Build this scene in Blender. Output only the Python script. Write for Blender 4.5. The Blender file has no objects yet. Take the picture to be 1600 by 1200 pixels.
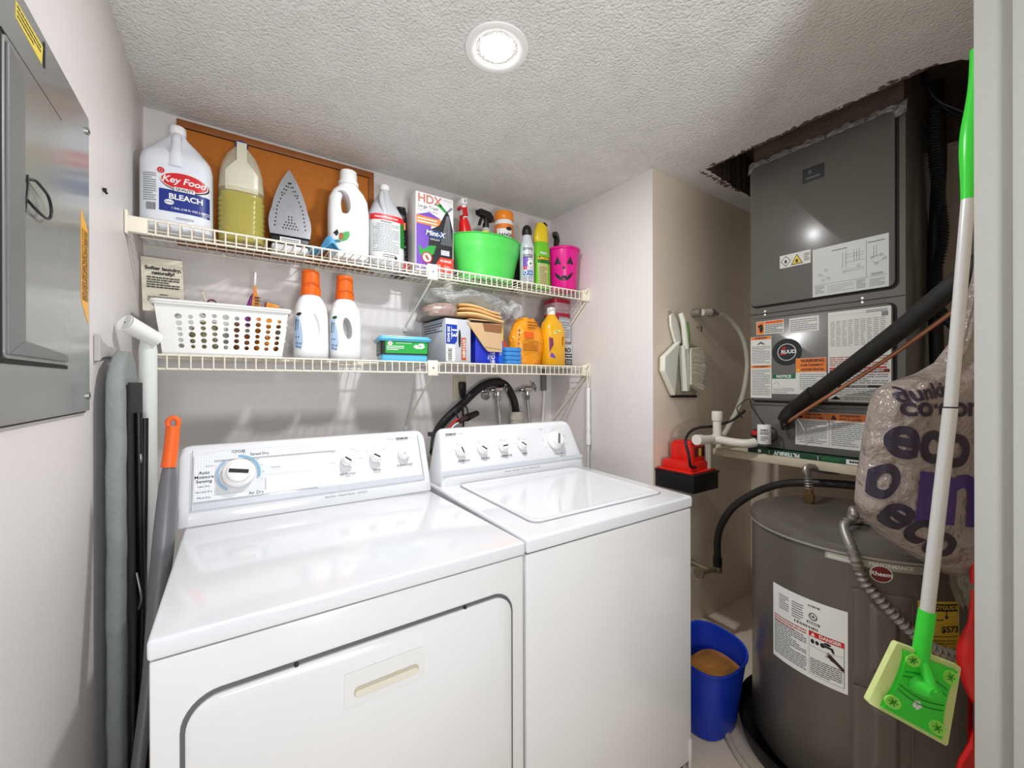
import bpy, bmesh, math, random
from mathutils import Vector, Matrix
from math import sin, cos, pi, radians as rad
random.seed(7)
S = bpy.context.scene
COL = S.collection

# ------------------------------------------------------------------ camera, world, light, exposure
cam_d = bpy.data.cameras.new('camera'); cam = bpy.data.objects.new('camera', cam_d); COL.objects.link(cam)
cam.location = (0.2785, -2.0849, 1.2947)
cam.rotation_euler = (rad(90 - 0.0463), rad(0.1307), rad(-34.02))
cam_d.sensor_width = 36.0; cam_d.lens = 647.17 / 1600 * 36.0; cam_d.clip_start = 0.02
S.camera = cam
W = bpy.data.worlds.new('hallway_daylight'); S.world = W; W.use_nodes = True
bg = W.node_tree.nodes['Background']; bg.inputs[0].default_value = (0.97, 0.98, 1.0, 1); bg.inputs[1].default_value = 0.42
def area(name, loc, rot, size, power, color=(1, 1, 1), shape='DISK', sy=None):
    l = bpy.data.lights.new(name, 'AREA'); l.shape = shape; l.size = size; l.energy = power; l.color = color
    if sy: l.size_y = sy
    o = bpy.data.objects.new(name, l); COL.objects.link(o); o.location = loc; o.rotation_euler = rot
    return o
area('can_lamp_light', (0.97, -0.98, 2.335), (0, 0, 0), 0.10, 16.5, (0.985, 0.985, 1.0))
area('hall_ceiling_light', (0.55, -2.75, 2.30), (rad(28), 0, 0), 0.34, 8, (0.97, 0.985, 1.0))
area('hall_bounce_fill', (0.45, -2.95, 0.95), (rad(140), 0, rad(-8)), 0.40, 26, (0.96, 0.98, 1.0))  # added unseen uplight, fills in for hallway bounce on the ceiling
S.view_settings.view_transform = 'Standard'; S.view_settings.look = 'None'
S.view_settings.exposure = 0.0; S.view_settings.gamma = 1.0; S.view_settings.use_curve_mapping = False

# ------------------------------------------------------------------ materials
def lin(c):
    c = c / 255.0
    return c / 12.92 if c <= 0.04045 else ((c + 0.055) / 1.055) ** 2.4
_m = {}
def M(name, rgb=None, rough=.5, metal=0, var=.05, vs=6, bump=0, bs=60, coat=0, trans=0, emis=0, alpha=1, detail=3, spec=.5, ior=1.45, bd=.002, cr=.12):
    if name in _m: return _m[name]
    m = bpy.data.materials.new(name); m.use_nodes = True; nt = m.node_tree; N = nt.nodes; L = nt.links
    p = N['Principled BSDF']; c = [lin(v) for v in rgb]
    tc = N.new('ShaderNodeTexCoord'); nz = N.new('ShaderNodeTexNoise'); nz.inputs['Scale'].default_value = vs; nz.inputs['Detail'].default_value = detail
    L.new(tc.outputs['Object'], nz.inputs['Vector'])
    mx = N.new('ShaderNodeMix'); mx.data_type = 'RGBA'
    mx.inputs[6].default_value = [max(0, x * (1 - var)) for x in c] + [1]; mx.inputs[7].default_value = [min(1, x * (1 + var)) for x in c] + [1]
    L.new(nz.outputs['Fac'], mx.inputs[0]); L.new(mx.outputs[2], p.inputs['Base Color'])
    p.inputs['Roughness'].default_value = rough; p.inputs['Metallic'].default_value = metal; p.inputs['Coat Weight'].default_value = coat
    p.inputs['Coat Roughness'].default_value = cr; p.inputs['Transmission Weight'].default_value = trans; p.inputs['Alpha'].default_value = alpha
    p.inputs['IOR'].default_value = ior; p.inputs['Specular IOR Level'].default_value = spec
    if emis: p.inputs['Emission Color'].default_value = c + [1]; p.inputs['Emission Strength'].default_value = emis
    if bump:
        n2 = N.new('ShaderNodeTexNoise'); n2.inputs['Scale'].default_value = bs; n2.inputs['Detail'].default_value = 5
        b = N.new('ShaderNodeBump'); b.inputs['Strength'].default_value = bump; b.inputs['Distance'].default_value = bd
        L.new(tc.outputs['Object'], n2.inputs['Vector']); L.new(n2.outputs['Fac'], b.inputs['Height']); L.new(b.outputs[0], p.inputs['Normal'])
    _m[name] = m
    return m
WALL = M('wall_paint', (225, 220, 218), .42, var=.03, bump=.25, bs=90)
ALC = M('alcove_paint', (228, 214, 196), .45, var=.07, vs=4, bump=.3, bs=60)
APPL = M('white_enamel', (224, 226, 230), .10, var=.01, coat=.35, spec=.6)
APPG = M('white_enamel_front', (226, 226, 226), .16, var=.012, coat=.3)
PLW = M('white_plastic', (238, 238, 236), .3, var=.02)
WIRE = M('coated_wire', (238, 232, 214), .35, var=.04)
BLK = M('black_plastic', (22, 22, 23), .4, var=.2)
RUB = M('black_rubber', (26, 25, 26), .55, var=.2, bump=.2)
INK = M('dark_print', (30, 30, 34), .5)
INKG = M('grey_print', (120, 124, 130), .5)
PAPER = M('white_label', (232, 234, 232), .45, var=.02)
RED = M('red_plastic', (205, 24, 20), .28, var=.06)
ORG = M('orange_plastic', (238, 104, 20), .35, var=.06)
CHR = M('chrome', (200, 200, 200), .18, 1, var=.05)
STEEL = M('brushed_steel', (170, 170, 168), .35, .9, var=.08)
BRASS = M('brass', (150, 125, 85), .35, .9, var=.15)
DGREY = M('grey_appliance_paint', (100, 98, 93), .30, .0, var=.05, bump=.04, bs=220, coat=.6, cr=.22)
SEAM = M('dark_gap', (24, 23, 22), .7)
BLUEP = M('blue_print', (30, 62, 170), .4)
REDP = M('red_print', (205, 28, 36), .4)
ORGP = M('orange_print', (235, 128, 52), .45)
YELP = M('yellow_print', (232, 205, 40), .45)
GRNP = M('green_print', (40, 150, 60), .45)
PURP = M('purple_print', (112, 70, 178), .45)
LIME = M('lime_plastic', (86, 208, 92), .3, var=.04)
GREEN = M('green_plastic', (52, 214, 54), .3, var=.05)
COPP = M('copper', (196, 130, 98), .35, .6, var=.1)
CREAM = M('cream_plastic', (226, 220, 200), .4, var=.03)

# ------------------------------------------------------------------ mesh helpers
class MB:
    def __init__(s): s.v = []; s.f = []; s.mi = []; s.sm = []; s.ms = []
    def mat(s, m):
        if m not in s.ms: s.ms.append(m)
        return s.ms.index(m)
    def add(s, vs, fs, m, smooth=False, T=None):
        o = len(s.v); k = s.mat(m)
        for v in vs:
            v = Vector(v); s.v.append(T(v) if callable(T) else (T @ v if T is not None else v))
        for f in fs: s.f.append([o + i for i in f]); s.mi.append(k); s.sm.append(smooth)
        return s
    def box(s, a, b, m, bev=0, T=None, seg=2):
        x0, y0, z0 = [min(p, q) for p, q in zip(a, b)]; x1, y1, z1 = [max(p, q) for p, q in zip(a, b)]
        if bev <= 0:
            vs = [(x, y, z) for z in (z0, z1) for x, y in ((x0, y0), (x1, y0), (x1, y1), (x0, y1))]
            return s.add(vs, [(0, 3, 2, 1), (4, 5, 6, 7), (0, 1, 5, 4), (1, 2, 6, 5), (2, 3, 7, 6), (3, 0, 4, 7)], m, T=T)
        bm = bmesh.new(); bmesh.ops.create_cube(bm, size=1)
        for v in bm.verts: v.co = Vector(((v.co.x + .5) * (x1 - x0) + x0, (v.co.y + .5) * (y1 - y0) + y0, (v.co.z + .5) * (z1 - z0) + z0))
        bmesh.ops.bevel(bm, geom=bm.edges[:], offset=min(bev, .49 * min(x1 - x0, y1 - y0, z1 - z0)), segments=seg, affect='EDGES', profile=.5)
        s.addbm(bm, m, True, T); bm.free(); return s
    def addbm(s, bm, m, smooth=False, T=None):
        bm.verts.ensure_lookup_table()
        for i, v in enumerate(bm.verts): v.index = i
        return s.add([v.co.copy() for v in bm.verts], [[v.index for v in f.verts] for f in bm.faces], m, smooth, T)
    def loft(s, rings, m, cap=(True, True), smooth=True, T=None, closed=True):
        n = len(rings[0]); vs = [p for r in rings for p in r]; fs = []
        for i in range(len(rings) - 1):
            for j in range(n if closed else n - 1):
                k = (j + 1) % n; fs.append((i * n + j, i * n + k, (i + 1) * n + k, (i + 1) * n + j))
        s.add(vs, fs, m, smooth, T)
        if cap[0]: s.add(rings[0], [list(range(n))[::-1]], m, False, T)
        if cap[1]: s.add(rings[-1], [list(range(n))], m, False, T)
        return s
    def lathe(s, prof, m, c=(0, 0, 0), n=32, cap=(True, True), T=None, sx=1, sy=1, e=2.0, smooth=True):
        R = [[sup(c[0] + 0, c[1] + 0, c[2] + z, r * sx, r * sy, e, 2 * pi * j / n) for j in range(n)] for r, z in prof]
        return s.loft(R, m, cap, smooth, T)
    def secs(s, L, m, n=36, cap=(True, True), T=None, smooth=True):   # L: (z, cx, cy, rx, ry, e)
        R = [[sup(cx, cy, z, rx, ry, e, 2 * pi * j / n) for j in range(n)] for z, cx, cy, rx, ry, e in L]
        return s.loft(R, m, cap, smooth, T)
    def cyl(s, a, b, r, m, r2=None, n=20, T=None, smooth=True):
        a = Vector(a); b = Vector(b); r2 = r if r2 is None else r2; d = (b - a).normalized()
        u = d.orthogonal().normalized(); w = d.cross(u)
        R = [[p + (u * cos(2 * pi * j / n) + w * sin(2 * pi * j / n)) * q for j in range(n)] for p, q in ((a, r), (b, r2))]
        return s.loft(R, m, T=T, smooth=smooth)
    def tube(s, pts, r, m, n=10, T=None, sm=6, closed=False, fl=None):
        P = spline([Vector(p) for p in pts], sm) if sm > 1 else [Vector(p) for p in pts]
        k = len(P); R = []; u = None
        for i in range(k):
            d = (P[min(i + 1, k - 1)] - P[max(i - 1, 0)])
            if d.length < 1e-9: d = Vector((0, 0, 1))
            d.normalize()
            if u is None: u = d.orthogonal().normalized()
            u = (u - d * u.dot(d)).normalized(); w = d.cross(u)
            rr = r(i / (k - 1)) if callable(r) else r
            f2 = fl or 1
            R.append([P[i] + (u * cos(2 * pi * j / n) + w * sin(2 * pi * j / n) * f2) * rr for j in range(n)])
        return s.loft(R, m, T=T)
    def prism(s, poly, c0, c1, m, T=None, smooth=False, cap=True):     # polygon in a,b between depths c0..c1
        n = len(poly); vs = [(a, b, c0) for a, b in poly] + [(a, b, c1) for a, b in poly]
        fs = [(j, (j + 1) % n, n + (j + 1) % n, n + j) for j in range(n)]
        s.add(vs, fs, m, smooth, T)
        if cap: s.add(vs, [list(range(n))[::-1], list(range(n, 2 * n))], m, False, T)
        return s
    def sheet(s, fn, nu, nv, m, thick=0, T=None, smooth=True):
        vs = [Vector(fn(i / nu, j / nv)) for i in range(nu + 1) for j in range(nv + 1)]; w = nv + 1
        fs = [(i * w + j, (i + 1) * w + j, (i + 1) * w + j + 1, i * w + j + 1) for i in range(nu) for j in range(nv)]
        if thick:
            bm = bmesh.new(); bv = [bm.verts.new(v) for v in vs]
            for f in fs: bm.faces.new([bv[i] for i in f])
            bmesh.ops.recalc_face_normals(bm, faces=bm.faces); bmesh.ops.solidify(bm, geom=bm.faces[:], thickness=thick)
            s.addbm(bm, m, smooth, T); bm.free(); return s
        return s.add(vs, fs, m, smooth, T)
    def text(s, t, size, F, m, a=0, b=0, c=.0008, al='CENTER', bold=0, sx=1, sh=0, lift=.0, mx=0):
        for q in textmesh(t, al, bold, sh, 8 if mx else 3):
            if mx: q = fine(q, mx)
            s.add([(a + v[0] * size * sx, b + v[1] * size, c) for v in q[0]], q[1], m, False, F)
        return s
    def rect(s, F, a0, b0, a1, b1, m, c=.0006, nu=1):
        vs = []; fs = []
        for i in range(nu + 1):
            t = a0 + (a1 - a0) * i / nu; vs += [(t, b0, c), (t, b1, c)]
        for i in range(nu): fs.append((2 * i, 2 * i + 2, 2 * i + 3, 2 * i + 1))
        return s.add(vs, fs, m, False, F)
    def poly(s, F, pts, m, c=.0008):
        xs = [p[0] for p in pts]; x0, x1 = min(xs), max(xs); n = len(pts); sg = set()
        for i in range(n):
            u, v, w = pts[i - 1], pts[i], pts[(i + 1) % n]; k = (v[0] - u[0]) * (w[1] - v[1]) - (v[1] - u[1]) * (w[0] - v[0])
            if abs(k) > 1e-9: sg.add(k > 0)
        if len(sg) > 1 or x1 - x0 < .02: return s.add([(a, b, c) for a, b in pts], [list(range(n))], m, False, F)
        N = max(4, int((x1 - x0) / .006)); N = min(N, 30); cuts = sorted(set([x0 + (x1 - x0) * i / N for i in range(N + 1)] + xs)); col = []
        for x in cuts:
            ys = []
            for i in range(n):
                (xa, ya), (xb, yb) = pts[i - 1], pts[i]
                if min(xa, xb) - 1e-9 <= x <= max(xa, xb) + 1e-9: ys += [ya, yb] if abs(xb - xa) < 1e-9 else [ya + (yb - ya) * (x - xa) / (xb - xa)]
            col.append((x, min(ys), max(ys)))
        vs = [q for x, lo, hi in col for q in ((x, lo, c), (x, hi, c))]
        return s.add(vs, [(2 * i, 2 * i + 2, 2 * i + 3, 2 * i + 1) for i in range(len(col) - 1)], m, False, F)
    def print_lines(s, F, a0, b0, a1, b1, n, m, fill=.4, c=.0009, seed=1, nu=2):
        R = random.Random(seed); h = (b1 - b0) / n
        for i in range(n):
            b = b1 - (i + .7) * h; a = a0; end = a1 if R.random() < .75 else a0 + (a1 - a0) * R.uniform(.5, .95)
            while a < end - 1e-6:
                w = min(R.uniform(.05, .16) * (a1 - a0), end - a); s.rect(F, a, b, a + w * .86, b + h * fill, m, c, nu); a += w
        return s
    def ring(s, F, a, b, r0, r1, m, c=.0008, n=32, ry=1, t0=0, t1=1):
        vs = []
        for i in range(n + 1):
            t = 2 * pi * (t0 + (t1 - t0) * i / n); vs += [(a + r0 * cos(t), b + r0 * ry * sin(t), c), (a + r1 * cos(t), b + r1 * ry * sin(t), c)]
        return s.add(vs, [(2 * i, 2 * i + 1, 2 * i + 3, 2 * i + 2) for i in range(n)], m, False, F)
    def disc(s, F, a, b, r, m, c=.0007, n=28, ry=1): return s.poly(F, [(a + r * cos(2 * pi * i / n), b + r * ry * sin(2 * pi * i / n)) for i in range(n)], m, c)
    def build(s, name, parent=None, bevel=0, solid=0, subsurf=0, at=None):
        me = bpy.data.meshes.new(name)
        if parent is not None: base = parent['_base'] if '_base' in parent else tuple(parent.location)
        else:
            if at is None:
                at = (sum(v.x for v in s.v) / len(s.v), sum(v.y for v in s.v) / len(s.v), min(v.z for v in s.v))
            base = tuple(at)
        B = Vector(base)
        me.from_pydata([v - B for v in s.v], [], s.f)
        for m in s.ms: me.materials.append(m)
        for p, k, q in zip(me.polygons, s.mi, s.sm): p.material_index = k; p.use_smooth = q
        bm = bmesh.new(); bm.from_mesh(me); bmesh.ops.remove_doubles(bm, verts=bm.verts, dist=1e-6)
        if not solid: bmesh.ops.recalc_face_normals(bm, faces=bm.faces)
        bm.to_mesh(me); bm.free()
        o = bpy.data.objects.new(name, me); COL.objects.link(o)
        if parent is None: o.location = base
        else: o.parent = parent
        o['_base'] = base; ALLO.append(o)
        if any(s.sm):
            try: me.set_sharp_from_angle(angle=rad(42))
            except Exception: pass
        if bevel:
            md = o.modifiers.new('bevel', 'BEVEL'); md.width = bevel; md.segments = 2; md.limit_method = 'ANGLE'
        if subsurf:
            md = o.modifiers.new('sub', 'SUBSURF'); md.levels = subsurf; md.render_levels = subsurf
        return o
ALLO = []
def sup(cx, cy, z, rx, ry, e, t):
    c, d = cos(t), sin(t)
    return Vector((cx + rx * math.copysign(abs(c) ** (2 / e), c), cy + ry * math.copysign(abs(d) ** (2 / e), d), z))
def spline(P, k):
    if len(P) < 3: return P
    out = []
    for i in range(len(P) - 1):
        a = P[max(i - 1, 0)]; b = P[i]; c = P[i + 1]; d = P[min(i + 2, len(P) - 1)]
        for j in range(k):
            t = j / k; out.append(.5 * ((2 * b) + (c - a) * t + (2 * a - 5 * b + 4 * c - d) * t * t + (3 * b - a - 3 * c + d) * t ** 3))
    return out + [P[-1]]
_t = {}
def fine(mb_part, mx):
    vs, fs = mb_part; bm = bmesh.new(); V = [bm.verts.new(v) for v in vs]
    for f in fs:
        try: bm.faces.new([V[i] for i in f])
        except ValueError: pass
    bmesh.ops.triangulate(bm, faces=bm.faces[:])
    for _ in range(5):
        L = [e for e in bm.edges if e.calc_length() > mx]
        if not L: break
        bmesh.ops.subdivide_edges(bm, edges=L, cuts=1); bmesh.ops.triangulate(bm, faces=bm.faces[:])
    for i, v in enumerate(bm.verts): v.index = i
    r = ([v.co.copy() for v in bm.verts], [[v.index for v in f.verts] for f in bm.faces]); bm.free(); return r
def textmesh(t, al, bold, sh, res=3):
    k = (t, al, bold, sh, res)
    if k in _t: return _t[k]
    cu = bpy.data.curves.new('t', 'FONT'); cu.body = t; cu.size = 1; cu.align_x = al; cu.align_y = 'CENTER'; cu.offset = bold; cu.shear = sh; cu.resolution_u = res
    ob = bpy.data.objects.new('t', cu); me = bpy.data.meshes.new_from_object(ob)
    r = [([v.co.copy() for v in me.vertices], [list(p.vertices) for p in me.polygons])]
    bpy.data.objects.remove(ob); bpy.data.curves.remove(cu); bpy.data.meshes.remove(me); _t[k] = r
    return r
def FR(o, u, v):                                    # plane frame: a along u, b along v, c along u x v
    o = Vector(o); u = Vector(u).normalized(); v = Vector(v).normalized(); n = u.cross(v)
    return lambda p: o + u * p[0] + v * p[1] + n * p[2]
def CW(cx, cy, r, z0, a0, sy=1):                    # wrap on an upright cylinder: a = arc length to the right seen from outside
    return lambda p: Vector((cx + (r + p[2]) * cos(rad(a0) + p[0] / r), cy + (r + p[2]) * sy * sin(rad(a0) + p[0] / r), z0 + p[1]))
def TR(o, rz=0, rx=0, ry=0, s=1): return Matrix.Translation(Vector(o)) @ Matrix.Rotation(rz, 4, 'Z') @ Matrix.Rotation(ry, 4, 'Y') @ Matrix.Rotation(rx, 4, 'X') @ Matrix.Scale(s, 4)
def rrect(w, h, r, n=5, cx=0, cy=0):
    P = []
    for sx, sy, a in ((1, 1, 0), (-1, 1, 90), (-1, -1, 180), (1, -1, 270)):
        for i in range(n + 1):
            t = rad(a + 90 * i / n); P.append((cx + sx * (w / 2 - r) + r * cos(t), cy + sy * (h / 2 - r) + r * sin(t)))
    return P
def tag(o, label, cat=None, group=None, kind=None):
    if label: o['label'] = label
    if cat: o['category'] = cat
    if group: o['group'] = group
    if kind: o['kind'] = kind
    return o
def thing(name, loc, label, cat, group=None):
    o = bpy.data.objects.new(name, None); o.empty_display_size = .02; COL.objects.link(o); o.location = loc; o['_base'] = tuple(loc); ALLO.append(o)
    return tag(o, label, cat, group)
def struct(mb, name, **k): return tag(mb.build(name, **k), None, kind='structure')
def cut(o, cutmb):                                  # carve a shape out of a finished part
    c = cutmb.build('cutter'); bpy.context.view_layer.update()
    c.location = (0, 0, 0); B = Vector(c['_base']) - Vector(o['_base'])
    for v in c.data.vertices: v.co += B
    src = bpy.data.objects.new('tmp', o.data); COL.objects.link(src)
    md = src.modifiers.new('b', 'BOOLEAN'); md.operation = 'DIFFERENCE'; md.object = c; md.solver = 'EXACT'
    bpy.context.view_layer.update()
    me = bpy.data.meshes.new_from_object(src.evaluated_get(bpy.context.evaluated_depsgraph_get()))
    o.data = me
    for p in me.polygons: p.use_smooth = True
    me.set_sharp_from_angle(angle=rad(50))
    ALLO.remove(c); bpy.data.objects.remove(src); bpy.data.objects.remove(c)
    return o
# ------------------------------------------------------------------ setting
H = 2.349; JX = 1.99; JY = -.786; BX = 2.94; FY = -1.95
def ceil_mat():
    m = bpy.data.materials.new('popcorn_ceiling'); m.use_nodes = True; nt = m.node_tree; N = nt.nodes; L = nt.links; p = N['Principled BSDF']
    p.inputs['Roughness'].default_value = .7
    tc = N.new('ShaderNodeTexCoord'); v = N.new('ShaderNodeTexVoronoi'); v.inputs['Scale'].default_value = 125; v.feature = 'SMOOTH_F1'; v.inputs['Smoothness'].default_value = .4
    n = N.new('ShaderNodeTexNoise'); n.inputs['Scale'].default_value = 90; n.inputs['Detail'].default_value = 6
    n3 = N.new('ShaderNodeTexNoise'); n3.inputs['Scale'].default_value = 9; n3.inputs['Detail'].default_value = 3
    mul = N.new('ShaderNodeMath'); mul.operation = 'MULTIPLY_ADD'; mul.inputs[1].default_value = -.8
    L.new(tc.outputs['Object'], v.inputs['Vector']); L.new(tc.outputs['Object'], n.inputs['Vector']); L.new(tc.outputs['Object'], n3.inputs['Vector'])
    L.new(v.outputs['Distance'], mul.inputs[0]); L.new(n.outputs['Fac'], mul.inputs[2])
    b = N.new('ShaderNodeBump'); b.inputs['Strength'].default_value = .6; b.inputs['Distance'].default_value = .009
    L.new(mul.outputs[0], b.inputs['Height']); L.new(b.outputs[0], p.inputs['Normal'])
    r = N.new('ShaderNodeMix'); r.data_type = 'RGBA'; r.inputs[6].default_value = (lin(214), lin(212), lin(208), 1); r.inputs[7].default_value = (lin(236), lin(235), lin(232), 1)
    L.new(n3.outputs['Fac'], r.inputs[0]); L.new(r.outputs[2], p.inputs['Base Color'])
    return m
CEIL = ceil_mat()
DKB = M('dark_brown_sealant', (100, 84, 76), .6, var=.35, vs=18, bump=.9, bs=70, bd=.006)
floor_m = M('floor_tile', (226, 212, 192), .45, var=.08, vs=5, bump=.2)
struct(MB().box((-.12, -3.6, -.05), (3.06, .1, 0), floor_m), 'floor')
def hole_edge():
    R = random.Random(3); P = []
    C = [(2.215, -.93), (2.60, -.90), (2.90, -.90), (2.90, -1.90), (2.36, -1.90), (2.27, -1.80), (2.215, -1.73)]
    for i in range(len(C)):
        a = Vector(C[i]); b = Vector(C[(i + 1) % len(C)]); n = max(2, int((b - a).length / .02))
        for j in range(n):
            p = a.lerp(b, j / n); P.append((p.x + R.uniform(-.006, .006), p.y + R.uniform(-.006, .006)))
    return P
def ceiling():
    mb = MB(); he = hole_edge()
    bm = bmesh.new()
    out = [bm.verts.new((x, y, H)) for x, y in ((-.02, .02), (2.96, .02), (2.96, -2.07), (-.02, -2.07))]
    inn = [bm.verts.new((x, y, H)) for x, y in he]
    es = [bm.edges.new((out[i], out[(i + 1) % 4])) for i in range(4)] + [bm.edges.new((inn[i], inn[(i + 1) % len(inn)])) for i in range(len(inn))]
    bmesh.ops.triangle_fill(bm, edges=es, use_beauty=True, use_dissolve=False)
    for f in bm.faces[:]:
        c = f.calc_center_median()
        if inside(c.x, c.y, he): bm.faces.remove(f)
    mb.addbm(bm, CEIL); bm.free()
    n = len(he)
    mb.add([(x, y, H) for x, y in he] + [(x + .01 * (1 if x < 2.5 else -1), y, H + .22) for x, y in he], [(i, (i + 1) % n, n + (i + 1) % n, n + i) for i in range(n)], DKB)
    mb.box((2.16, -1.95, H + .22), (2.96, -.85, H + .25), DKB)
    mb.box((-.02, -2.07, H + .26), (2.96, .02, H + .30), CEIL)
    return mb.build('ceiling', at=(1, -1, H))
def inside(x, y, P):
    c = False
    for i in range(len(P)):
        (x1, y1), (x2, y2) = P[i], P[i - 1]
        if (y1 > y) != (y2 > y) and x < (x2 - x1) * (y - y1) / (y2 - y1) + x1: c = not c
    return c
tag(ceiling(), None, kind='structure')
# daubs of dark sealant smeared on the ceiling around the hole
mb = MB(); R = random.Random(5)
for i in range(170):
    t = R.random()
    if t < .75: x = 2.215 - abs(R.gauss(0, .008)); y = R.uniform(-1.74, -.93)
    else: x = R.uniform(2.2, 2.6); y = -.905 + abs(R.gauss(0, .008))
    r = R.uniform(.003, .011); mb.lathe([(r, 0), (r * .8, -.002), (.001, -.004)], DKB, (x, y, H + .0005), n=7, cap=(False, True), sy=R.uniform(.6, 1.6))
tag(mb.build('ceiling_sealant'), 'dark brown sealant daubed on the ceiling around the air handler opening', 'sealant', kind='stuff')
struct(MB().box((-.1, -2.3, -.0), (0, .1, H), WALL), 'wall_left')
struct(MB().box((0, 0, 0), (JX + .1, .1, H), WALL), 'wall_back')
struct(MB().box((JX, JY + .001, 0), (JX + .1, 0, H), WALL), 'wall_right')
struct(MB().box((JX + .0006, JY, 0), (BX + .1, JY + .1, H), ALC), 'wall_alcove_back')
struct(MB().box((BX, FY, 0), (BX + .1, JY, H + .26), ALC), 'wall_alcove_right')
JAMB = M('door_frame_paint', (158, 158, 152), .45, var=.02, bump=.08)
struct(MB().box((1.302, -2.06, 0), (BX + .1, FY, H + .26), ALC), 'wall_front')
struct(MB().box((1.285, -2.10, 0), (1.302, FY + .004, 2.2), JAMB, .001).box((1.272, -2.05, 0), (1.286, -1.988, 2.2), JAMB, .0015), 'trim_1')
# small things on the setting: nail marks
t = tag(MB().cyl((0.001, -.60, 1.802), (.008, -.60, 1.802), .004, BLK).cyl((0.002, -.60, 1.80), (.009, -.6, 1.792), .003, BLK).build('wall_nail'), 'small black nail stub in the left wall beside the breaker panel', 'nail')

# ceiling can light
t = thing('ceiling_light', (.97, -.98, H), 'round white recessed ceiling light, switched on', 'ceiling light')
prof = [(.100, -.001), (.0985, -.006), (.090, -.008), (.074, -.007), (.062, .004), (.056, .02)]
TRIMW = M('lamp_trim', (240, 240, 238), .5, var=.01)
MB().lathe(prof, TRIMW, (.97, -.98, H), n=48, cap=(False, False)).build('trim_ring', t)
BULB = M('glowing_lens', (255, 252, 246), .5, emis=14, var=0)
MB().lathe([(.054, .002), (.050, -.003), (.034, -.009), (.001, -.012)], BULB, (.97, -.98, H), n=40, cap=(True, False)).build('lens', t)

# cork board
t = thing('cork_board', (.478, -.01, 1.84), 'brown cork notice board in a wooden frame behind the bleach jugs', 'notice board')
CORK = M('cork', (186, 110, 36), .8, var=.16, vs=60, bump=.5, bs=200); WOODF = M('wood_frame', (150, 88, 40), .45, var=.22, vs=14, bump=.2)
MB().box((.115, -.012, 1.85), (.842, -.002, 2.315), CORK).build('cork_panel', t)
fb = MB()
for a, b in (((.10, -.022, 2.302), (.857, -.002, 2.332)), ((.10, -.022, 1.84), (.857, -.002, 1.866)), ((.10, -.022, 1.866), (.126, -.002, 2.302)), ((.831, -.022, 1.866), (.857, -.002, 2.302))): fb.box(a, b, WOODF, .004)
fb.build('wood_frame', t)

# electrical panel on the left wall
t = thing('breaker_panel', (0, -.97, 1.24), 'grey metal electrical breaker panel with a ring latch on the left wall', 'electrical panel')
EP = M('panel_steel_paint', (148, 152, 150), .22, .35, var=.07, vs=5, bump=.05, coat=.3)
EPD = M('panel_trough_paint', (116, 118, 117), .45, .2, var=.1, vs=160, bump=.3, bs=300)
F = FR((0, 0, 0), (0, 1, 0), (0, 0, 1))     # a = y, b = z, c = +x
mb = MB(); mb.prism([(-1.45, 1.236), (-.769, 1.236), (-.769, 1.893), (-.775, 1.897), (-1.45, 1.897)], .0005, .010, EP, F)
mb.prism([(-1.45, 1.232), (-.764, 1.232), (-.764, 1.901), (-1.45, 1.901)], .0004, .003, SEAM, F)
mb.build('cover_plate', t, bevel=.002)
mb = MB(); mb.prism(rrect(.275, .460, .012, cx=-1.067, cy=1.562), .010, .0135, EP, F).build('door', t, bevel=.0015)
mb = MB(); mb.prism([(-1.200, 1.338), (-1.142, 1.362), (-1.142, 1.760), (-1.200, 1.782)], .0136, .0170, EPD, F).prism([(-1.200, 1.338), (-.945, 1.338), (-.952, 1.352), (-1.142, 1.362)], .0136, .0174, EPD, F)
mb.build('door_flange', t, bevel=.002)
mb = MB(); mb.box((.0100, -1.207, 1.325), (.0117, -.927, 1.3315), SEAM).box((.0100, -1.211, 1.325), (.0117, -1.2055, 1.79), SEAM).box((.0100, -1.205, 1.7925), (.0117, -.96, 1.7965), SEAM).build('door_seam', t)
ly = -.085
mb = MB(); mb.tube([(.013, -1.045 + ly, 1.612), (.020, -1.035 + ly, 1.618), (.022, -1.01 + ly, 1.616), (.022, -.985 + ly, 1.612), (.022, -.972 + ly, 1.60), (.022, -.971 + ly, 1.585), (.022, -.985 + ly, 1.574), (.022, -1.01 + ly, 1.571), (.020, -1.035 + ly, 1.574), (.015, -1.046 + ly, 1.582)], .0022, BLK, sm=4)
mb.tube([(.014, -1.040 + ly, 1.622), (.017, -1.050 + ly, 1.60), (.017, -1.058 + ly, 1.575), (.014, -1.052 + ly, 1.56)], .0018, BLK); mb.build('ring_latch', t)
LYEL = M('label_yellow', (228, 206, 82), .45, var=.03); LORG = M('label_amber', (238, 172, 58), .45, var=.03)
mb = MB(); mb.prism([(-1.153, 1.846), (-1.052, 1.841), (-1.046, 1.874), (-1.153, 1.872)], .0101, .0106, LYEL, F); mb.print_lines(F, -1.150, 1.848, -1.055, 1.870, 3, INK, c=.0109)
mb.build('warning_label', t)['label'] = 'small yellow sticker near the top edge'
MB().box((.0102, -1.044, 1.842), (.0112, -1.038, 1.885), SEAM).build('label_slot', t)
mb = MB(); mb.prism([(-.832, 1.475), (-.782, 1.430), (-.782, 1.640), (-.832, 1.672)], .0101, .0106, LORG, F); mb.print_lines(FR((0, 0, 0), (0, 0, 1), (0, -1, 0)), 1.478, .786, 1.635, .828, 9, INK, c=.0109)
mb.build('warning_label', t)['label'] = 'amber sticker with black print down the right edge'
for y, z in ((-.785, 1.862), (-.785, 1.270)):
    mb = MB().cyl((.010, y, z), (.0135, y, z), .008, STEEL, n=18).box((.0134, y - .006, z - .001), (.0142, y + .006, z + .001), SEAM); mb.build('screw', t)

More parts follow.
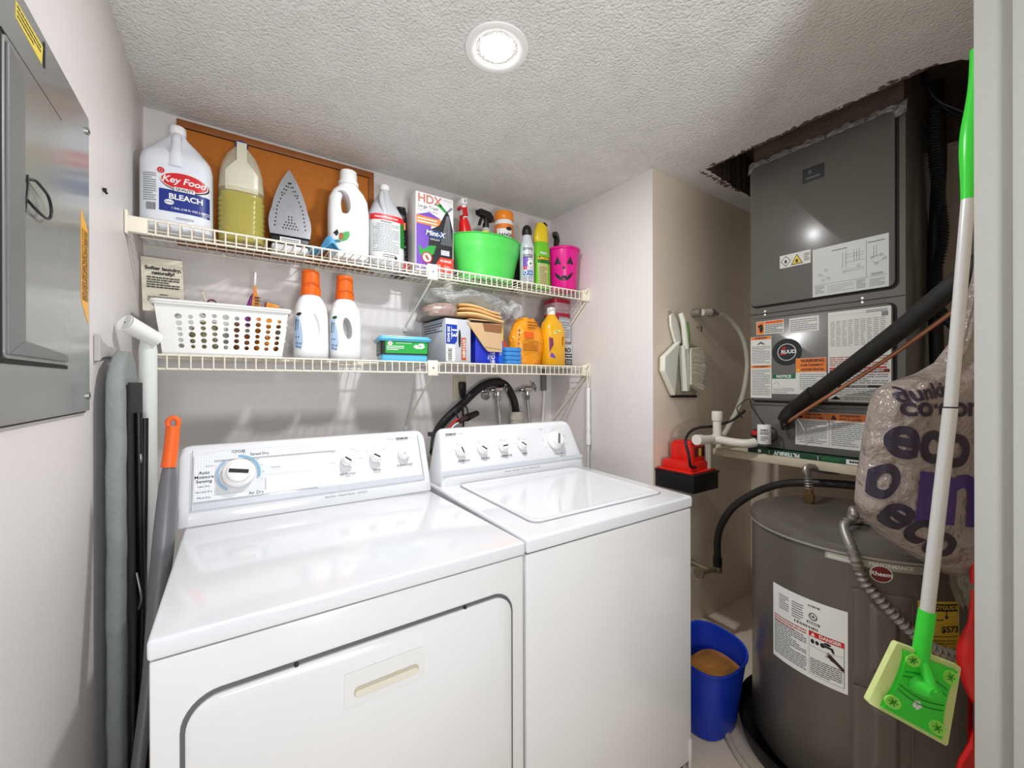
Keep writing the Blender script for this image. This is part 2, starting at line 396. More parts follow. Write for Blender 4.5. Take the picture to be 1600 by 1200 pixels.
# wire shelves
def shelf(z, label, xl, clipz):
    t = thing('wire_shelf', (1.0, -.16, z), label, 'shelf', 'white wire shelves on the back wall')
    yf = -.327; x0 = xl; x1 = 1.965; r = MB()
    r.tube([(x0, yf, z - .002), (x1, yf, z - .002)], .0038, WIRE, sm=1, n=8).tube([(x0, yf - .001, z - .048), (x1, yf - .001, z - .048)], .0038, WIRE, sm=1, n=8)
    n = int((x1 - x0) / .031); q = MB()
    for i in range(n + 1):
        x = x0 + .004 + (x1 - x0 - .008) * i / n
        r.tube([(x, yf - .004, z), (x, yf - .004, z - .048)], .0024, WIRE, sm=1, n=6)
        q.tube([(x, yf, z), (x, -.008, z)], .0021, WIRE, sm=1, n=6)
    for y in (-.01, -.115, -.22): q.tube([(x0, y, z - .005), (x1, y, z - .005)], .003, WIRE, sm=1, n=8)
    r.build('front_rail', t); q.build('wire_deck', t)
    cap = MB().box((x1 - .008, yf - .014, z - .055), (JX - .004, yf + .016, z + .01), WIRE, .004).box((JX - .008, yf - .03, z - .058), (JX - .0005, yf + .022, z + .016), WIRE, .003)
    cap.cyl((x1 - .004, yf - .018, z - .01), (x1 + .012, yf - .024, z + .014), .006, WIRE, n=10)
    cap.build('end_bracket', t)
    if xl < .05:
        MB().box((.001, yf - .012, z - .052), (.055, yf + .01, z - .002), WIRE, .004).box((.001, yf - .02, z - .06), (.009, yf + .03, z + .014), WIRE, .003).build('end_bracket', t)
    xb = 1.03
    MB().box((xb - .024, yf - .011, z - .062), (xb + .024, yf + .004, z + .008), WIRE, .003).cyl((xb, yf - .0125, z - .026), (xb, yf - .010, z - .026), .0045, STEEL, n=12).build('brace_clip', t)
    MB().tube([(xb - .002, yf + .004, z - .055), (xb - .004, yf + .02, z - .075), (xb - .012, -.02, clipz + .02), (xb - .012, -.008, clipz - .002)], .0045, WIRE, sm=3).cyl((xb - .012, -.014, clipz), (xb - .012, -.001, clipz), .012, PLW, n=14).build('brace_rod', t)
    MB().tube([(JX - .012, yf + .0, z - .06), (JX - .012, -.02, z - .34)], .005, WIRE, sm=1).cyl((JX - .014, -.018, z - .345), (JX - .014, -.001, z - .345), .013, WIRE, n=14).build('brace_rod', t)
    for x in (.25, .60, 1.55): MB().box((x - .008, -.016, z - .012), (x + .008, -.001, z + .008), WIRE, .002).build('wall_clip', t)
    return t
UZ = 1.827; LZ = 1.393
shelf(UZ, 'upper white wire shelf holding the bleach jugs and green tub', .008, 1.575)
shelf(LZ, 'lower white wire shelf holding the white basket and orange capped bottles', .066, 1.068)
# ------------------------------------------------------------------ things on the upper shelf
UB = UZ + .0028; LB = LZ + .0028
def SW(cx, cy, z0, rx, ry, e, rz=0, off=0):        # wrap on the front of a rounded-box bottle
    R = Matrix.Rotation(rz, 3, 'Z')
    def g(p):
        k = min(.999, abs(p[0] + off) / rx); y = -ry * (1 - k ** e) ** (1 / e) - p[2]
        return Vector((cx, cy, z0 + p[1])) + R @ Vector((p[0] + off, y, 0))
    return g
def barcode(mb, F, a0, b0, a1, b1, m=INK, seed=2, c=.0011):
    R = random.Random(seed); a = a0
    while a < a1:
        w = R.uniform(.02, .05) * (a1 - a0); mb.rect(F, a, b0, min(a + w, a1), b1, m, c); a += w * R.uniform(1.6, 2.4)
def ellp(a, b, rx, ry, n=36, rot=0):
    return [(a + rx * cos(2 * pi * i / n) * cos(rot) - ry * sin(2 * pi * i / n) * sin(rot), b + rx * cos(2 * pi * i / n) * sin(rot) + ry * sin(2 * pi * i / n) * cos(rot)) for i in range(n)]
HDPE = M('milky_plastic', (226, 230, 238), .28, var=.02, coat=.15)
# bleach jug
B = (.118, -.175, UB); t = thing('bleach_jug', B, 'white bleach jug with red oval and blue band, first on the top shelf', 'jug')
x, y, z = B
MB().secs([(z, x, y, .090, .062, 2.6), (z + .008, x, y, .101, .070, 3), (z + .03, x, y, .103, .072, 3.2), (z + .235, x, y, .103, .072, 3.2), (z + .262, x, y, .098, .069, 3), (z + .29, x, y + .010, .084, .052, 2.6), (z + .32, x, y + .014, .060, .042, 2.3), (z + .345, x, y + .008, .032, .030, 2), (z + .36, x, y, .021, .021, 2), (z + .372, x, y, .021, .021, 2)], HDPE).tube([(x, y - .004, z + .352), (x, y - .032, z + .335), (x, y - .046, z + .30), (x, y - .056, z + .262), (x, y - .050, z + .225)], lambda q: .015 + .040 * max(0, q - .5) ** 1.3, HDPE, n=18).build('jug_body', t)
MB().lathe([(.023, .360), (.0245, .362), (.0245, .384), (.022, .388), (.001, .389)], PLW, (x, y, z), n=30).build('cap', t)
F = SW(x, y, z, .1035, .0725, 3.2)
mb = MB()
mb.rect(F, -.045, .060, .094, .135, M('deep_blue_print', (22, 44, 132), .4), .0005, 24)
mb.poly(F, ellp(.024, .168, .063, .029, rot=-.03), REDP, .0013); mb.poly(F, ellp(.024, .168, .066, .0315, rot=-.03), PAPER, .0010); mb.poly(F, ellp(.0255, .166, .068, .0335, rot=-.03), INK, .0007)
mb.text('Key Food', .0305, F, PAPER, .022, .170, .0017, bold=.02, sh=.25, mx=.25); mb.rect(F, -.004, .1335, .052, .1475, PAPER, .0016, 8); mb.text('QUALITY', .012, F, INK, .024, .1405, .0021, bold=.03)
mb.text('BLEACH', .026, F, PAPER, .028, .112, .0012, bold=.03); mb.text('1 GAL (128 FL OZ) 3.78L', .009, F, PAPER, .035, .073, .0012, bold=.02)
mb.poly(F, ellp(-.018, .092, .013, .009), PAPER, .001); mb.text('BLEACH', .006, F, BLUEP, -.018, .092, .0014, bold=.02)
mb.ring(F, -.040, .196, .0055, .010, REDP, .001); mb.disc(F, -.040, .196, .004, REDP, .001)
mb.print_lines(F, -.088, .088, -.052, .185, 13, INKG, c=.0009); barcode(mb, F, -.080, .058, -.054, .083)
mb.print_lines(F, .072, .060, .093, .080, 3, PAPER, c=.0013); mb.print_lines(F, .0, .035, .05, .045, 2, INKG)
mb.build('printed_label', t)
# amber gallon
B = (.310, -.165, UB); t = thing('vinegar_jug', B, 'translucent plastic jug half full of yellow liquid with a blue cap', 'jug')
x, y, z = B
SHELL = M('cloudy_plastic', (214, 208, 182), .3, var=.03, alpha=.62); LIQ = M('yellow_liquid', (160, 148, 30), .25, var=.05)
def amb(g, z1=None):
    L = [(0, .066 - g, .058 - g, 2.8), (.008, .074 - g, .066 - g, 3)]
    for i in range(8):
        zz = .03 + i * .019; L += [(zz, .077 - g, .068 - g, 3), (zz + .006, .073 - g, .065 - g, 3)]
    L += [(.20, .075 - g, .067 - g, 3), (.27, .070 - g, .062 - g, 2.8), (.315, .062 - g, .05 - g, 2.4), (.35, .048 - g, .038 - g, 2.2), (.375, .028 - g, .026 - g, 2), (.385, .019 - g, .019 - g, 2)]
    if z1: L = [q for q in L if q[0] < z1] + [(z1, .074 - g, .066 - g, 3)]
    return [(z + a, x, y + (.012 if a > .3 and a < .38 else 0), b, c, e) for a, b, c, e in L]
AA = amb(0); MB().secs([q for q in AA if q[0] >= z + .187], SHELL, cap=(False, True)).secs([q for q in AA if q[0] <= z + .201], M('thin_clear_plastic', (222, 214, 150), .2, alpha=.22), cap=(True, False)).build('jug_body', t)
MB().secs([(a + .002 if i == 0 else a, b, c, d, e, f) for i, (a, b, c, d, e, f) in enumerate(amb(.002, .185))], LIQ).build('liquid', t)
HND = M('cloudy_handle', (208, 204, 184), .3, var=.02)
F = SW(x, y, z, .0765, .0675, 3)
MB().sheet(lambda u, v: F((((u - .5) * 2) * (.052 if v < .35 else .052 - (.052 - .016) * min(1, (v - .35) / .25)), .19 + v * .195 if v < 1 else .385, -.004 + min(.005, v * .05) - max(0, v - .45) * .055)), 14, 20, HND, .003).build('handle', t)
MB().lathe([(.0205, .378), (.0215, .38), (.0215, .396), (.019, .400), (.001, .401)], M('blue_cap', (28, 30, 140), .35), (x, y, z), n=28).build('cap', t)
# iron standing on its heel
B = (.474, -.17, UB); t = thing('clothes_iron', B, 'clothes iron standing on its heel, steel soleplate with steam holes facing out', 'iron')
x, y, z = B
def arch(w, h, n=22, s=1.75):
    L = [(w * (1 - (i / n) ** s), h * i / n) for i in range(n + 1)]
    return [(-a, b) for a, b in L[::-1]][:-1] + [(a, b) for a, b in L][1:] if False else [(L[i][0], L[i][1]) for i in range(n + 1)] + [(-L[i][0], L[i][1]) for i in range(n - 1, -1, -1)]
def arch2(w, h, n=24):
    L = [(w * (.93 + .07 * sin(pi * min(1, i / n * 2.6))) * (1 - max(0, (i / n - .12) / .88) ** 1.9) ** .9, h * i / n) for i in range(n + 1)]
    return L + [(-a, b) for a, b in L[-2::-1]]
F = FR((x, y - .03, z + .062), (1, 0, 0), (0, .12, 1))
SOLE = M('soleplate_metal', (176, 178, 184), .28, .75, var=.16, vs=45, bump=.1)
mb = MB().prism(arch2(.077, .282), -.004, .002, SOLE, F)
for r_, w_ in ((0, 0),):
    for k in range(9):
        for sx in (-1, 1):
            mb.poly(F, ellp(sx * (.055 - .002 * k - max(0, k - 5) * .004), .035 + k * .0165, .0032, .0038, 10), INK, .0022)
    for k in range(4):
        for sx in (-1, 1): mb.poly(F, ellp(sx * (.028 - k * .008), .178 + k * .0155, .0032, .0038, 10), INK, .0022); mb.poly(F, ellp(sx * (.019 - k * .007), .176 + k * .0155, .003, .0036, 10), INK, .0022)
    for i, n_ in enumerate((6, 5, 4, 2, 2)):
        for k in range(n_): mb.poly(F, ellp((k - (n_ - 1) / 2) * .0105, .030 + i * .0125, .003, .0036, 10), INK, .0022)
mb.build('soleplate', t)
IRW = M('iron_white_plastic', (212, 212, 214), .35)
def ascale(k, c): return [F((a * k, b * k + .0, c)) for a, b in arch2(.077, .282)]
MB().loft([ascale(1.0, -.004), ascale(1.02, -.012), ascale(.98, -.035), ascale(.86, -.055), ascale(.6, -.07)], M('iron_dark_shell', (70, 66, 72), .35)).build('housing', t)
mb = MB().box((x - .070, y - .036, z + .022), (x + .070, y + .075, z + .058), BLK, .008).box((x - .066, y - .034, z), (x + .066, y + .08, z + .026), IRW, .008)
mb.build('heel', t)
F2 = FR((x, y - .037, z + .040), (1, 0, 0), (0, 0, 1)); MB().rect(F2, -.038, -.012, .036, .012, IRW, .0006).print_lines(F2, -.032, -.008, .030, .008, 2, INK, c=.001).build('rating_plate', t)
MB().tube([(x, y + .03, z + .29), (x, y + .075, z + .27), (x, y + .10, z + .18), (x, y + .09, z + .06), (x, y + .07, z + .03)], .017, IRW, n=14).build('handle', t)
# blue cloth
t = tag(MB().sheet(lambda u, v: (.535 + u * .115 + .004 * sin(9 * v), -.305 + v * .10 + .006 * sin(7 * u), UB + .004 + .052 * (math.exp(-((u - .66) / .2) ** 2) * (.5 + .5 * sin(pi * v)) ) + .018 * abs(sin(7 * u + 2 * v)) * sin(pi * v)), 26, 18, M('blue_cloth', (92, 168, 214), .9, var=.2, vs=40, bump=.6, bs=300), .0025).build('cleaning_cloth'), 'crumpled light blue cloth lying on the top shelf beside the iron', 'cloth')
# white detergent bottle with handle hole
def handle_bottle(B, label, W_, D_, Ht, capr, caph, capm, hole, bodym, group=None, name='detergent_bottle', flute=True, lean=.0):
    x, y, z = B; t = thing(name, B, label, 'bottle', group); h = Ht - caph
    o = MB().secs([(z, x, y, W_ * .46, D_ * .44, 2.8), (z + .006, x, y, W_ * .49, D_ * .49, 3), (z + h * .45, x, y, W_ * .5, D_ * .5, 3), (z + h * .62, x + lean * .3, y, W_ * .5, D_ * .48, 2.8), (z + h * .8, x + lean * .6, y, W_ * .47, D_ * .43, 2.5), (z + h * .9, x + lean, y, W_ * .38, D_ * .36, 2.2), (z + h * .965, x + lean, y, capr * 1.15, capr * 1.1, 2), (z + h, x + lean, y, capr * .95, capr * .95, 2)], bodym, n=44).build('bottle_body', t)
    cut(o, MB().secs([(0, 0, 0, hole[2], hole[3], 2.2), (1, 0, 0, hole[2], hole[3], 2.2)], bodym, n=28, T=Matrix.Translation((x + hole[0], y + .5, z + hole[1])) @ Matrix.Rotation(hole[4], 4, 'Y') @ Matrix.Rotation(pi / 2, 4, 'X')))
    mb = MB(); n = 44; R = []
    for zz, rr, fl in ((0, 1.14, 0), (.22, 1.14, 0), (.26, 1.0, 1), (.9, .95, 1), (.98, .92, 0), (1, .8, 0)):
        R.append([Vector((x + lean + capr * rr * (1 - (.03 if fl and flute and j % 2 else 0)) * cos(2 * pi * j / n), y + capr * rr * (1 - (.03 if fl and flute and j % 2 else 0)) * sin(2 * pi * j / n), z + h - .004 + caph * zz)) for j in range(n)])
    mb.loft(R, capm).build('cap', t)
    return t
DETW = M('white_bottle_plastic', (236, 237, 238), .25, var=.015, coat=.15)
t = handle_bottle((.700, -.19, UB), 'white laundry bottle with fluted white cap and green leaf label on the top shelf', .168, .10, .392, .036, .062, PLW, (-.030, .238, .028, .052, -.12), DETW)
MB().tube([(.62 + .045, -.185, UB + .19), (.655, -.192, UB + .21), (.652, -.192, UB + .25), (.66, -.19, UB + .285)], .017, DETW, n=12).build('grip', t)
F = SW(.700, -.19, UB, .085, .0505, 3)
mb = MB(); mb.poly(F, [(-.052, .075), (-.040, .10), (-.018, .112), (-.008, .112), (-.006, .094), (-.018, .075), (-.035, .066)], GRNP, .0008); mb.poly(F, ellp(-.040, .088, .010, .015), M('brown_print', (150, 90, 50), .5), .0012); mb.poly(F, [(-.07, .10), (-.056, .115), (-.05, .10), (-.058, .085)], INK, .001)
mb.poly(F, ellp(-.055, .065, .014, .006), M('teal_print', (70, 120, 120), .5), .001); mb.build('leaf_label', t)
# clear-grey vinegar gallon
B = (.868, -.155, UB); x, y, z = B; t = thing('vinegar_jug', B, 'greyish plastic gallon jug with white cap and red-topped vinegar label', 'jug')
GJ = M('grey_clear_plastic', (190, 194, 198), .25, var=.02)
MB().secs([(z, x, y, .074, .066, 3), (z + .008, x, y, .081, .072, 3), (z + .21, x, y, .082, .073, 3), (z + .235, x, y, .080, .071, 2.8), (z + .30, x, y + .008, .052, .044, 2.2), (z + .345, x, y + .004, .026, .026, 2), (z + .36, x, y, .020, .020, 2), (z + .37, x, y, .020, .020, 2)], GJ).tube([(x - .012, y - .004, z + .35), (x - .022, y - .030, z + .33), (x - .026, y - .046, z + .29), (x - .02, y - .060, z + .245), (x - .02, y - .06, z + .22)], .013, GJ, n=12).build('jug_body', t)
MB().lathe([(.0225, .362), (.0225, .38), (.020, .385), (.001, .386)], PLW, (x, y, z), n=30).build('cap', t)
F = SW(x, y, z, .0825, .0735, 3)
mb = MB(); mb.rect(F, -.078, .020, .080, .20, M('label_grey', (205, 208, 208), .45, var=.02), .0004, 24); mb.rect(F, -.078, .20, .080, .226, REDP, .0005, 24); mb.rect(F, .050, .088, .079, .20, M('label_green', (20, 120, 40), .45), .0008, 8)
mb.text('NaturalVinegar.com', .0125, F, PAPER, -.012, .213, .0012, bold=.02); mb.text('VINEGAR', .012, F, INK, -.016, .192, .001, bold=.02); mb.print_lines(F, -.070, .055, .044, .185, 17, INKG, .45, c=.0009, nu=1); mb.print_lines(F, -.03, .025, .03, .05, 3, INK, c=.0009); mb.disc(F, .028, .036, .007, INK, .001)
mb.build('printed_label', t)
# black bag of liners beside the box
BB = M('black_film', (30, 29, 33), .22, var=.3, vs=30, bump=.9, bs=40, bd=.012)
B = (.97, -.07, UB); t = thing('bin_liner_pack', B, 'black plastic liner pack with orange and red print behind the white and purple box', 'bag')
R = random.Random(4); L = []
for i in range(11):
    q = i / 10; L.append((UB + .34 * q, .975 + .004 * sin(9 * q), -.062, .040 * (1 - .5 * q ** 3) * (1 + .12 * sin(14 * q)), .05 * (1 - .55 * q ** 2), 2.4))
MB().secs(L, BB, n=28).build('pack', t)
F = SW(.975, -.062, UB, .041, .055, 2.4)
MB().rect(F, -.034, .02, .02, .06, REDP, .002, 6).build('print_patch', t)['label'] = 'red printed patch'
MB().rect(F, -.034, .215, .006, .25, ORGP, .002, 6).build('print_patch', t)['label'] = 'orange printed patch'
# HDX box
x0, x1, yf, yb, z0, z1 = .992, 1.186, -.225, -.115, UB, UB + .372
t = thing('trash_bag_box', ((x0 + x1) / 2, -.17, UB), 'white and purple box of large black trash bags standing upright', 'box')
MB().box((x0, yf, z0), (x1, yb, z1), M('carton_white', (232, 230, 232), .4, var=.02), .002).build('carton', t)
F = FR(((x0 + x1) / 2, yf - .0002, z0), (1, 0, 0), (0, 0, 1)); Wd = (x1 - x0) / 2 - .002
mb = MB()
mb.poly(F, [(-Wd, .01), (-.02, .01), (-.02, .255), (-Wd, .262)], PURP, .0005)
mb.poly(F, [(-Wd, .262), (-.03, .285), (.03, .262), (-.02, .25), (-Wd, .25)], PURP, .0004)
mb.poly(F, [(-Wd, .222), (.02, .222), (.045, .258), (-Wd, .262)], ORGP, .0007)
mb.print_lines(F, -Wd + .006, .226, .012, .254, 2, PAPER, .45, c=.0009)
mb.poly(F, [(-.02, .02), (-.035, .10), (-.03, .20), (.02, .23), (.05, .29), (.062, .31), (.075, .29), (.094, .22), (.092, .04), (.06, .015)], INK, .0009)
for k in range(7): mb.poly(F, [(.03 + k * .009, .14), (.034 + k * .009, .14), (.062 + k * .002, .285), (.060 + k * .002, .285)], INKG, .0011)
mb.poly(F, [(.062, .306), (.03, .335), (.0, .328), (.02, .320), (.052, .298)], GRNP, .001); mb.poly(F, [(.062, .308), (.085, .332), (.094, .326), (.07, .303)], INKG, .001)
mb.poly(F, ellp(.0, .185, .052, .020), M('mint_blue', (40, 60, 110), .4), .0012); mb.text('Mint-X', .034, F, PAPER, .0, .186, .0015, bold=.02, sh=.2); mb.text('REPELLENT', .010, F, PAPER, .0, .158, .0013)
mb.poly(F, [(-.085, .125), (-.062, .102), (-.03, .125), (.005, .13), (-.008, .088), (-.05, .055), (-.08, .08)], GRNP, .0013)
mb.ring(F, -.042, .066, .0215, .0265, REDP, .0017); mb.disc(F, -.042, .066, .021, PAPER, .0016); mb.poly(F, ellp(-.042, .066, .007, .015, rot=.6), M('brown_print', (120, 60, 30)), .0019)
mb.poly(F, [(-.008, .008), (.0, .035), (.026, .078), (Wd, .078), (Wd, .008)], M('red_orange', (214, 60, 44), .4), .0014)
mb.text('40 BAGS', .016, F, PAPER, .055, .062, .0018, bold=.02); mb.text('33', .026, F, PAPER, .014, .030, .0018, bold=.03); mb.text('Gallon', .013, F, PAPER, .062, .036, .0018); mb.text('Capacity', .010, F, PAPER, .062, .020, .0018)
mb.rect(F, .030, .09, .075, .115, M('label_lgrey', (190, 190, 195)), .0016); mb.print_lines(F, -Wd + .005, .014, -.03, .030, 2, PAPER, c=.001)
mb.text('HDX', .056, F, M('pink_brown', (196, 120, 100), .5), -.088, .342, .001, al='LEFT', bold=.02); mb.text('Large Trash', .022, F, INK, -.088, .306, .001, al='LEFT'); mb.text('& RECYCLING BAGS', .0115, F, INKG, -.088, .288, .001, al='LEFT')
mb.text('MADE IN USA', .007, F, INKG, .065, .358, .001)
mb.build('printed_front', t)
# green oval tub
B = (1.405, -.175, UB); x, y, z = B; t = thing('oval_tub', B, 'bright green oval plastic tub holding spray bottles on the top shelf', 'tub')
def tubsec(k): return .150 + .052 * k, .098 + .034 * k
L = []
for i in range(17):
    k = i / 16; a, b = tubsec(k); ex = .0025 if abs(k - .24) < .04 or abs(k - .72) < .04 else 0
    L.append((z + .215 * k, x, y, a + ex, b + ex, 2))
a, b = tubsec(1); L += [(z + .217, x, y, a + .006, b + .006, 2), (z + .221, x, y, a + .004, b + .004, 2), (z + .220, x, y, a - .004, b - .004, 2), (z + .012, x, y, .147, .095, 2)]
MB().secs(L, LIME, n=64, cap=(True, True)).build('tub_body', t)
# red spray bottle in tub
def trigger(mb, x, y, z, m, s=1, rz=0, back=.04, nose=.055):
    T = TR((x, y, z), rz, s=s)
    mb.cyl((0, 0, 0), (0, 0, .022), .016, m, T=T, n=20).cyl((0, 0, .02), (0, 0, .05), .011, m, T=T)
    prof = [(-nose, .052), (-nose, .072), (-nose + .01, .078), (back * .5, .080), (back, .064), (back + .003, .040), (back * .6, .036), (.012, .044), (-.02, .048)]
    F = FR((0, .013, 0), (1, 0, 0), (0, 0, 1)); mb.prism(prof, 0, .026, m, lambda p: T @ F(p))
    F2 = FR((0, .007, 0), (1, 0, 0), (0, 0, 1)); mb.prism([(-.026, .050), (-.040, .030), (-.047, .005), (-.041, .003), (-.032, .026), (-.016, .048)], 0, .014, m, lambda p: T @ F2(p))
    mb.cyl((-nose - .008, 0, .062), (-nose + .002, 0, .062), .008, m, T=T, n=14)
    return mb
t = thing('spray_bottle', (1.318, -.18, UB + .013), 'red spray bottle with white nozzle facing out, standing in the green tub', 'spray bottle')
x, y, z = 0, 0, 0; T = TR((1.315, -.175, UB + .018), ry=rad(-9)); OT = T
MB().secs([(z, x, y, .032, .030, 2.4), (z + .19, x, y, .036, .032, 2.4), (z + .26, x, y, .030, .027, 2.2), (z + .29, x, y, .025, .023, 2), (z + .293, x, y, .018, .018, 2)], RED, T=T).build('bottle_body', t)
REDC = M('red_translucent', (190, 20, 26), .2)
mb = MB().cyl((x, y, z + .29), (x, y, z + .315), .020, REDC, T=T).box((x - .010, y - .028, z + .30), (x + .010, y + .03, z + .365), PLW, .005, T).box((x - .022, y - .020, z + .345), (x + .022, y + .02, z + .36), REDC, .006, T).box((x - .015, y - .04, z + .362), (x + .015, y + .025, z + .392), PLW, .005, T).box((x - .013, y - .032, z + .305), (x + .013, y - .02, z + .35), REDC, .004, T)
F1 = FR((x, y - .0405, z + .377), (1, 0, 0), (0, 0, 1)); F = lambda p: OT @ F1(p); mb.ring(F, 0, 0, .006, .0085, INKG).disc(F, 0, 0, .003, INK); mb.build('trigger_head', t)
# black trigger spray in tub
t = thing('spray_bottle', (1.405, -.17, UB + .013), 'clear spray bottle with black trigger and yellow neck label, standing in the green tub', 'spray bottle')
x, y, z = 1.405, -.17, UB + .013; CLR = M('clear_grey_plastic', (176, 180, 178), .15, var=.03)
MB().secs([(z, x, y, .038, .030, 2.6), (z + .17, x, y, .040, .032, 2.6), (z + .235, x, y, .030, .026, 2.2), (z + .275, x, y, .022, .021, 2), (z + .283, x, y, .018, .018, 2)], CLR).build('bottle_body', t)
F = SW(x, y, z, .033, .0285, 2.3); MB().secs([(z + .235, x, y, .0315, .0275, 2.2), (z + .262, x, y, .0265, .0245, 2.1)], YELP, cap=(False, False)).poly(lambda p: Vector((x + p[0], y - .028, z + p[1])), ellp(.006, .250, .012, .007), M('green_dk', (40, 80, 30)), 0).build('neck_label', t)
trigger(MB(), x, y, z + .283, BLK, 1.12, rad(14)).build('trigger_head', t)
# wipes canister
t = thing('wipes_canister', (1.535, -.15, UB + .06), 'round wipes canister with orange lid and black and orange label in the green tub', 'canister')
x, y, z = 1.532, -.15, UB + .013
MB().lathe([(.050, 0), (.052, .004), (.052, .345), (.049, .35)], PLW, (x, y, z), n=40).build('canister_body', t)
MB().lathe([(.0535, .35), (.055, .352), (.055, .372), (.053, .374), (.053, .392), (.050, .398), (.001, .399)], M('orange_lid', (240, 138, 30), .3), (x, y, z), n=44).build('lid', t)
F = CW(x, y, .0523, z, -90 - 24); mb = MB(); mb.rect(F, -.075, .05, .075, .325, ORGP, .0004, 24); mb.poly(F, [(-.045, .20), (.045, .20), (.040, .292), (-.05, .300)], PAPER, .0008); mb.text('ORANGE', .024, F, INK, -.008, .262, .0012, bold=.04); mb.text('WIPES', .024, F, INK, -.006, .238, .0012, bold=.04); mb.poly(F, ellp(.022, .298, .018, .010, rot=.2), INK, .0013); mb.print_lines(F, -.04, .20, .03, .225, 3, INK, c=.0012); mb.rect(F, -.04, .17, .06, .195, M('brown_print', (60, 40, 20)), .001, 10)
mb.build('printed_label', t)
# insect spray can
t = thing('aerosol_can', (1.628, -.265, UB), 'white insect spray can with purple and blue label and black cap', 'spray can')
x, y, z = 1.606, -.266, UB; TINW = M('satin_white_tin', (208, 212, 220), .25, .2, var=.02)
MB().lathe([(.037, 0), (.039, .004), (.039, .20), (.036, .215), (.028, .235), (.024, .262), (.023, .268)], TINW, (x, y, z), n=36).build('can_body', t)
MB().lathe([(.021, .262), (.026, .27), (.027, .292), (.022, .312), (.012, .322), (.001, .324)], BLK, (x, y, z), n=28).box((x - .02, y - .012, z + .27), (x + .028, y + .012, z + .30), BLK, .006).build('cap', t)
F = CW(x, y, .0393, z, -90 - 30); mb = MB(); mb.text('zevo', .030, F, INK, .002, .188, .001, bold=.01); mb.rect(F, -.026, .092, .002, .140, PURP, .0006, 4); mb.rect(F, -.026, .14, .028, .157, M('navy_print', (40, 40, 84)), .0007, 6); mb.rect(F, -.026, .075, -.002, .092, M('pink_print', (200, 70, 110)), .0007, 4); mb.rect(F, -.026, .045, .030, .070, M('azure_print', (50, 110, 170)), .0007, 6); mb.disc(F, .015, .108, .017, PAPER, .0009); mb.disc(F, -.012, .060, .010, PAPER, .001)
mb.poly(F, [(.003, .106), (.015, .112), (.016, .12), (.018, .112), (.028, .106), (.018, .104), (.016, .096), (.013, .104)], INK, .0012); mb.disc(F, -.012, .06, .005, INK, .0013); mb.print_lines(F, -.024, .01, .026, .04, 4, INKG, c=.0008); mb.print_lines(F, -.022, .143, .024, .155, 2, PAPER, c=.001); mb.print_lines(F, .006, .05, .028, .064, 2, PAPER, c=.001)
mb.build('printed_label', t)
# dark-capped bottle behind
t = thing('aerosol_can', (1.648, -.07, UB), 'dark can with black cap standing behind the white insect spray can', 'spray can')
MB().lathe([(.030, 0), (.032, .004), (.032, .22), (.026, .232)], M('dark_tin', (46, 48, 50), .3, .3), (1.66, -.075, UB), n=30).build('can_body', t); MB().lathe([(.027, .23), (.027, .27), (.022, .278), (.001, .279)], BLK, (1.66, -.075, UB), n=26).build('cap', t)
# green and yellow cleaner
t = thing('cleaner_bottle', (1.765, -.2, UB), 'green cleaner bottle with tilted yellow flip cap beside the pink pail', 'bottle')
x, y, z = 1.735, -.225, UB; GB = M('leaf_green_plastic', (112, 196, 44), .3)
MB().secs([(z, x, y, .056, .036, 2.6), (z + .005, x, y, .053, .038, 3), (z + .15, x, y, .052, .038, 3), (z + .24, x, y, .052, .035, 2.6), (z + .262, x, y, .044, .030, 2.3)], GB).build('bottle_body', t)
YC = M('yellow_cap', (226, 196, 30), .3)
MB().loft([[Vector((x + a * cos(q) + s, y + .030 * k * sin(q), z + h + tl * a * cos(q))) for q in [2 * pi * j / 20 for j in range(20)]] for a, k, h, s, tl in ((.042, .95, .256, 0, 0), (.050, 1, .275, -.002, -.15), (.046, 1, .31, .002, -.35), (.038, .95, .345, .008, -.55), (.030, .85, .360, .012, -.6))], YC).build('cap', t)
MB().box((-.014, -.014, 0), (.014, .014, .022), BLK, .004, T=TR((x + .018, y, z + .358), ry=rad(28))).build('nozzle', t)
F = (lambda G: lambda p: G((p[0] * 1.05, p[1], p[2])))(SW(x, y, z, .0535, .0385, 3, 0)); mb = MB(); mb.rect(F, -.040, .018, .016, .135, M('label_cream', (190, 186, 130)), .0005, 6); mb.text('LEMON', .020, F, YELP, -.012, .165, .0014, bold=.05, sh=.3); mb.text('fresh', .020, F, PAPER, -.012, .195, .0012, bold=.03, sh=.3); mb.rect(F, -.044, .14, .044, .153, M('green_dk2', (24, 100, 40)), .0009, 8); mb.print_lines(F, -.036, .022, .012, .120, 9, M('label_brown', (120, 104, 60)), c=.0008); mb.rect(F, -.044, .155, .03, .176, INK, .001, 6)
mb.build('printed_label', t)
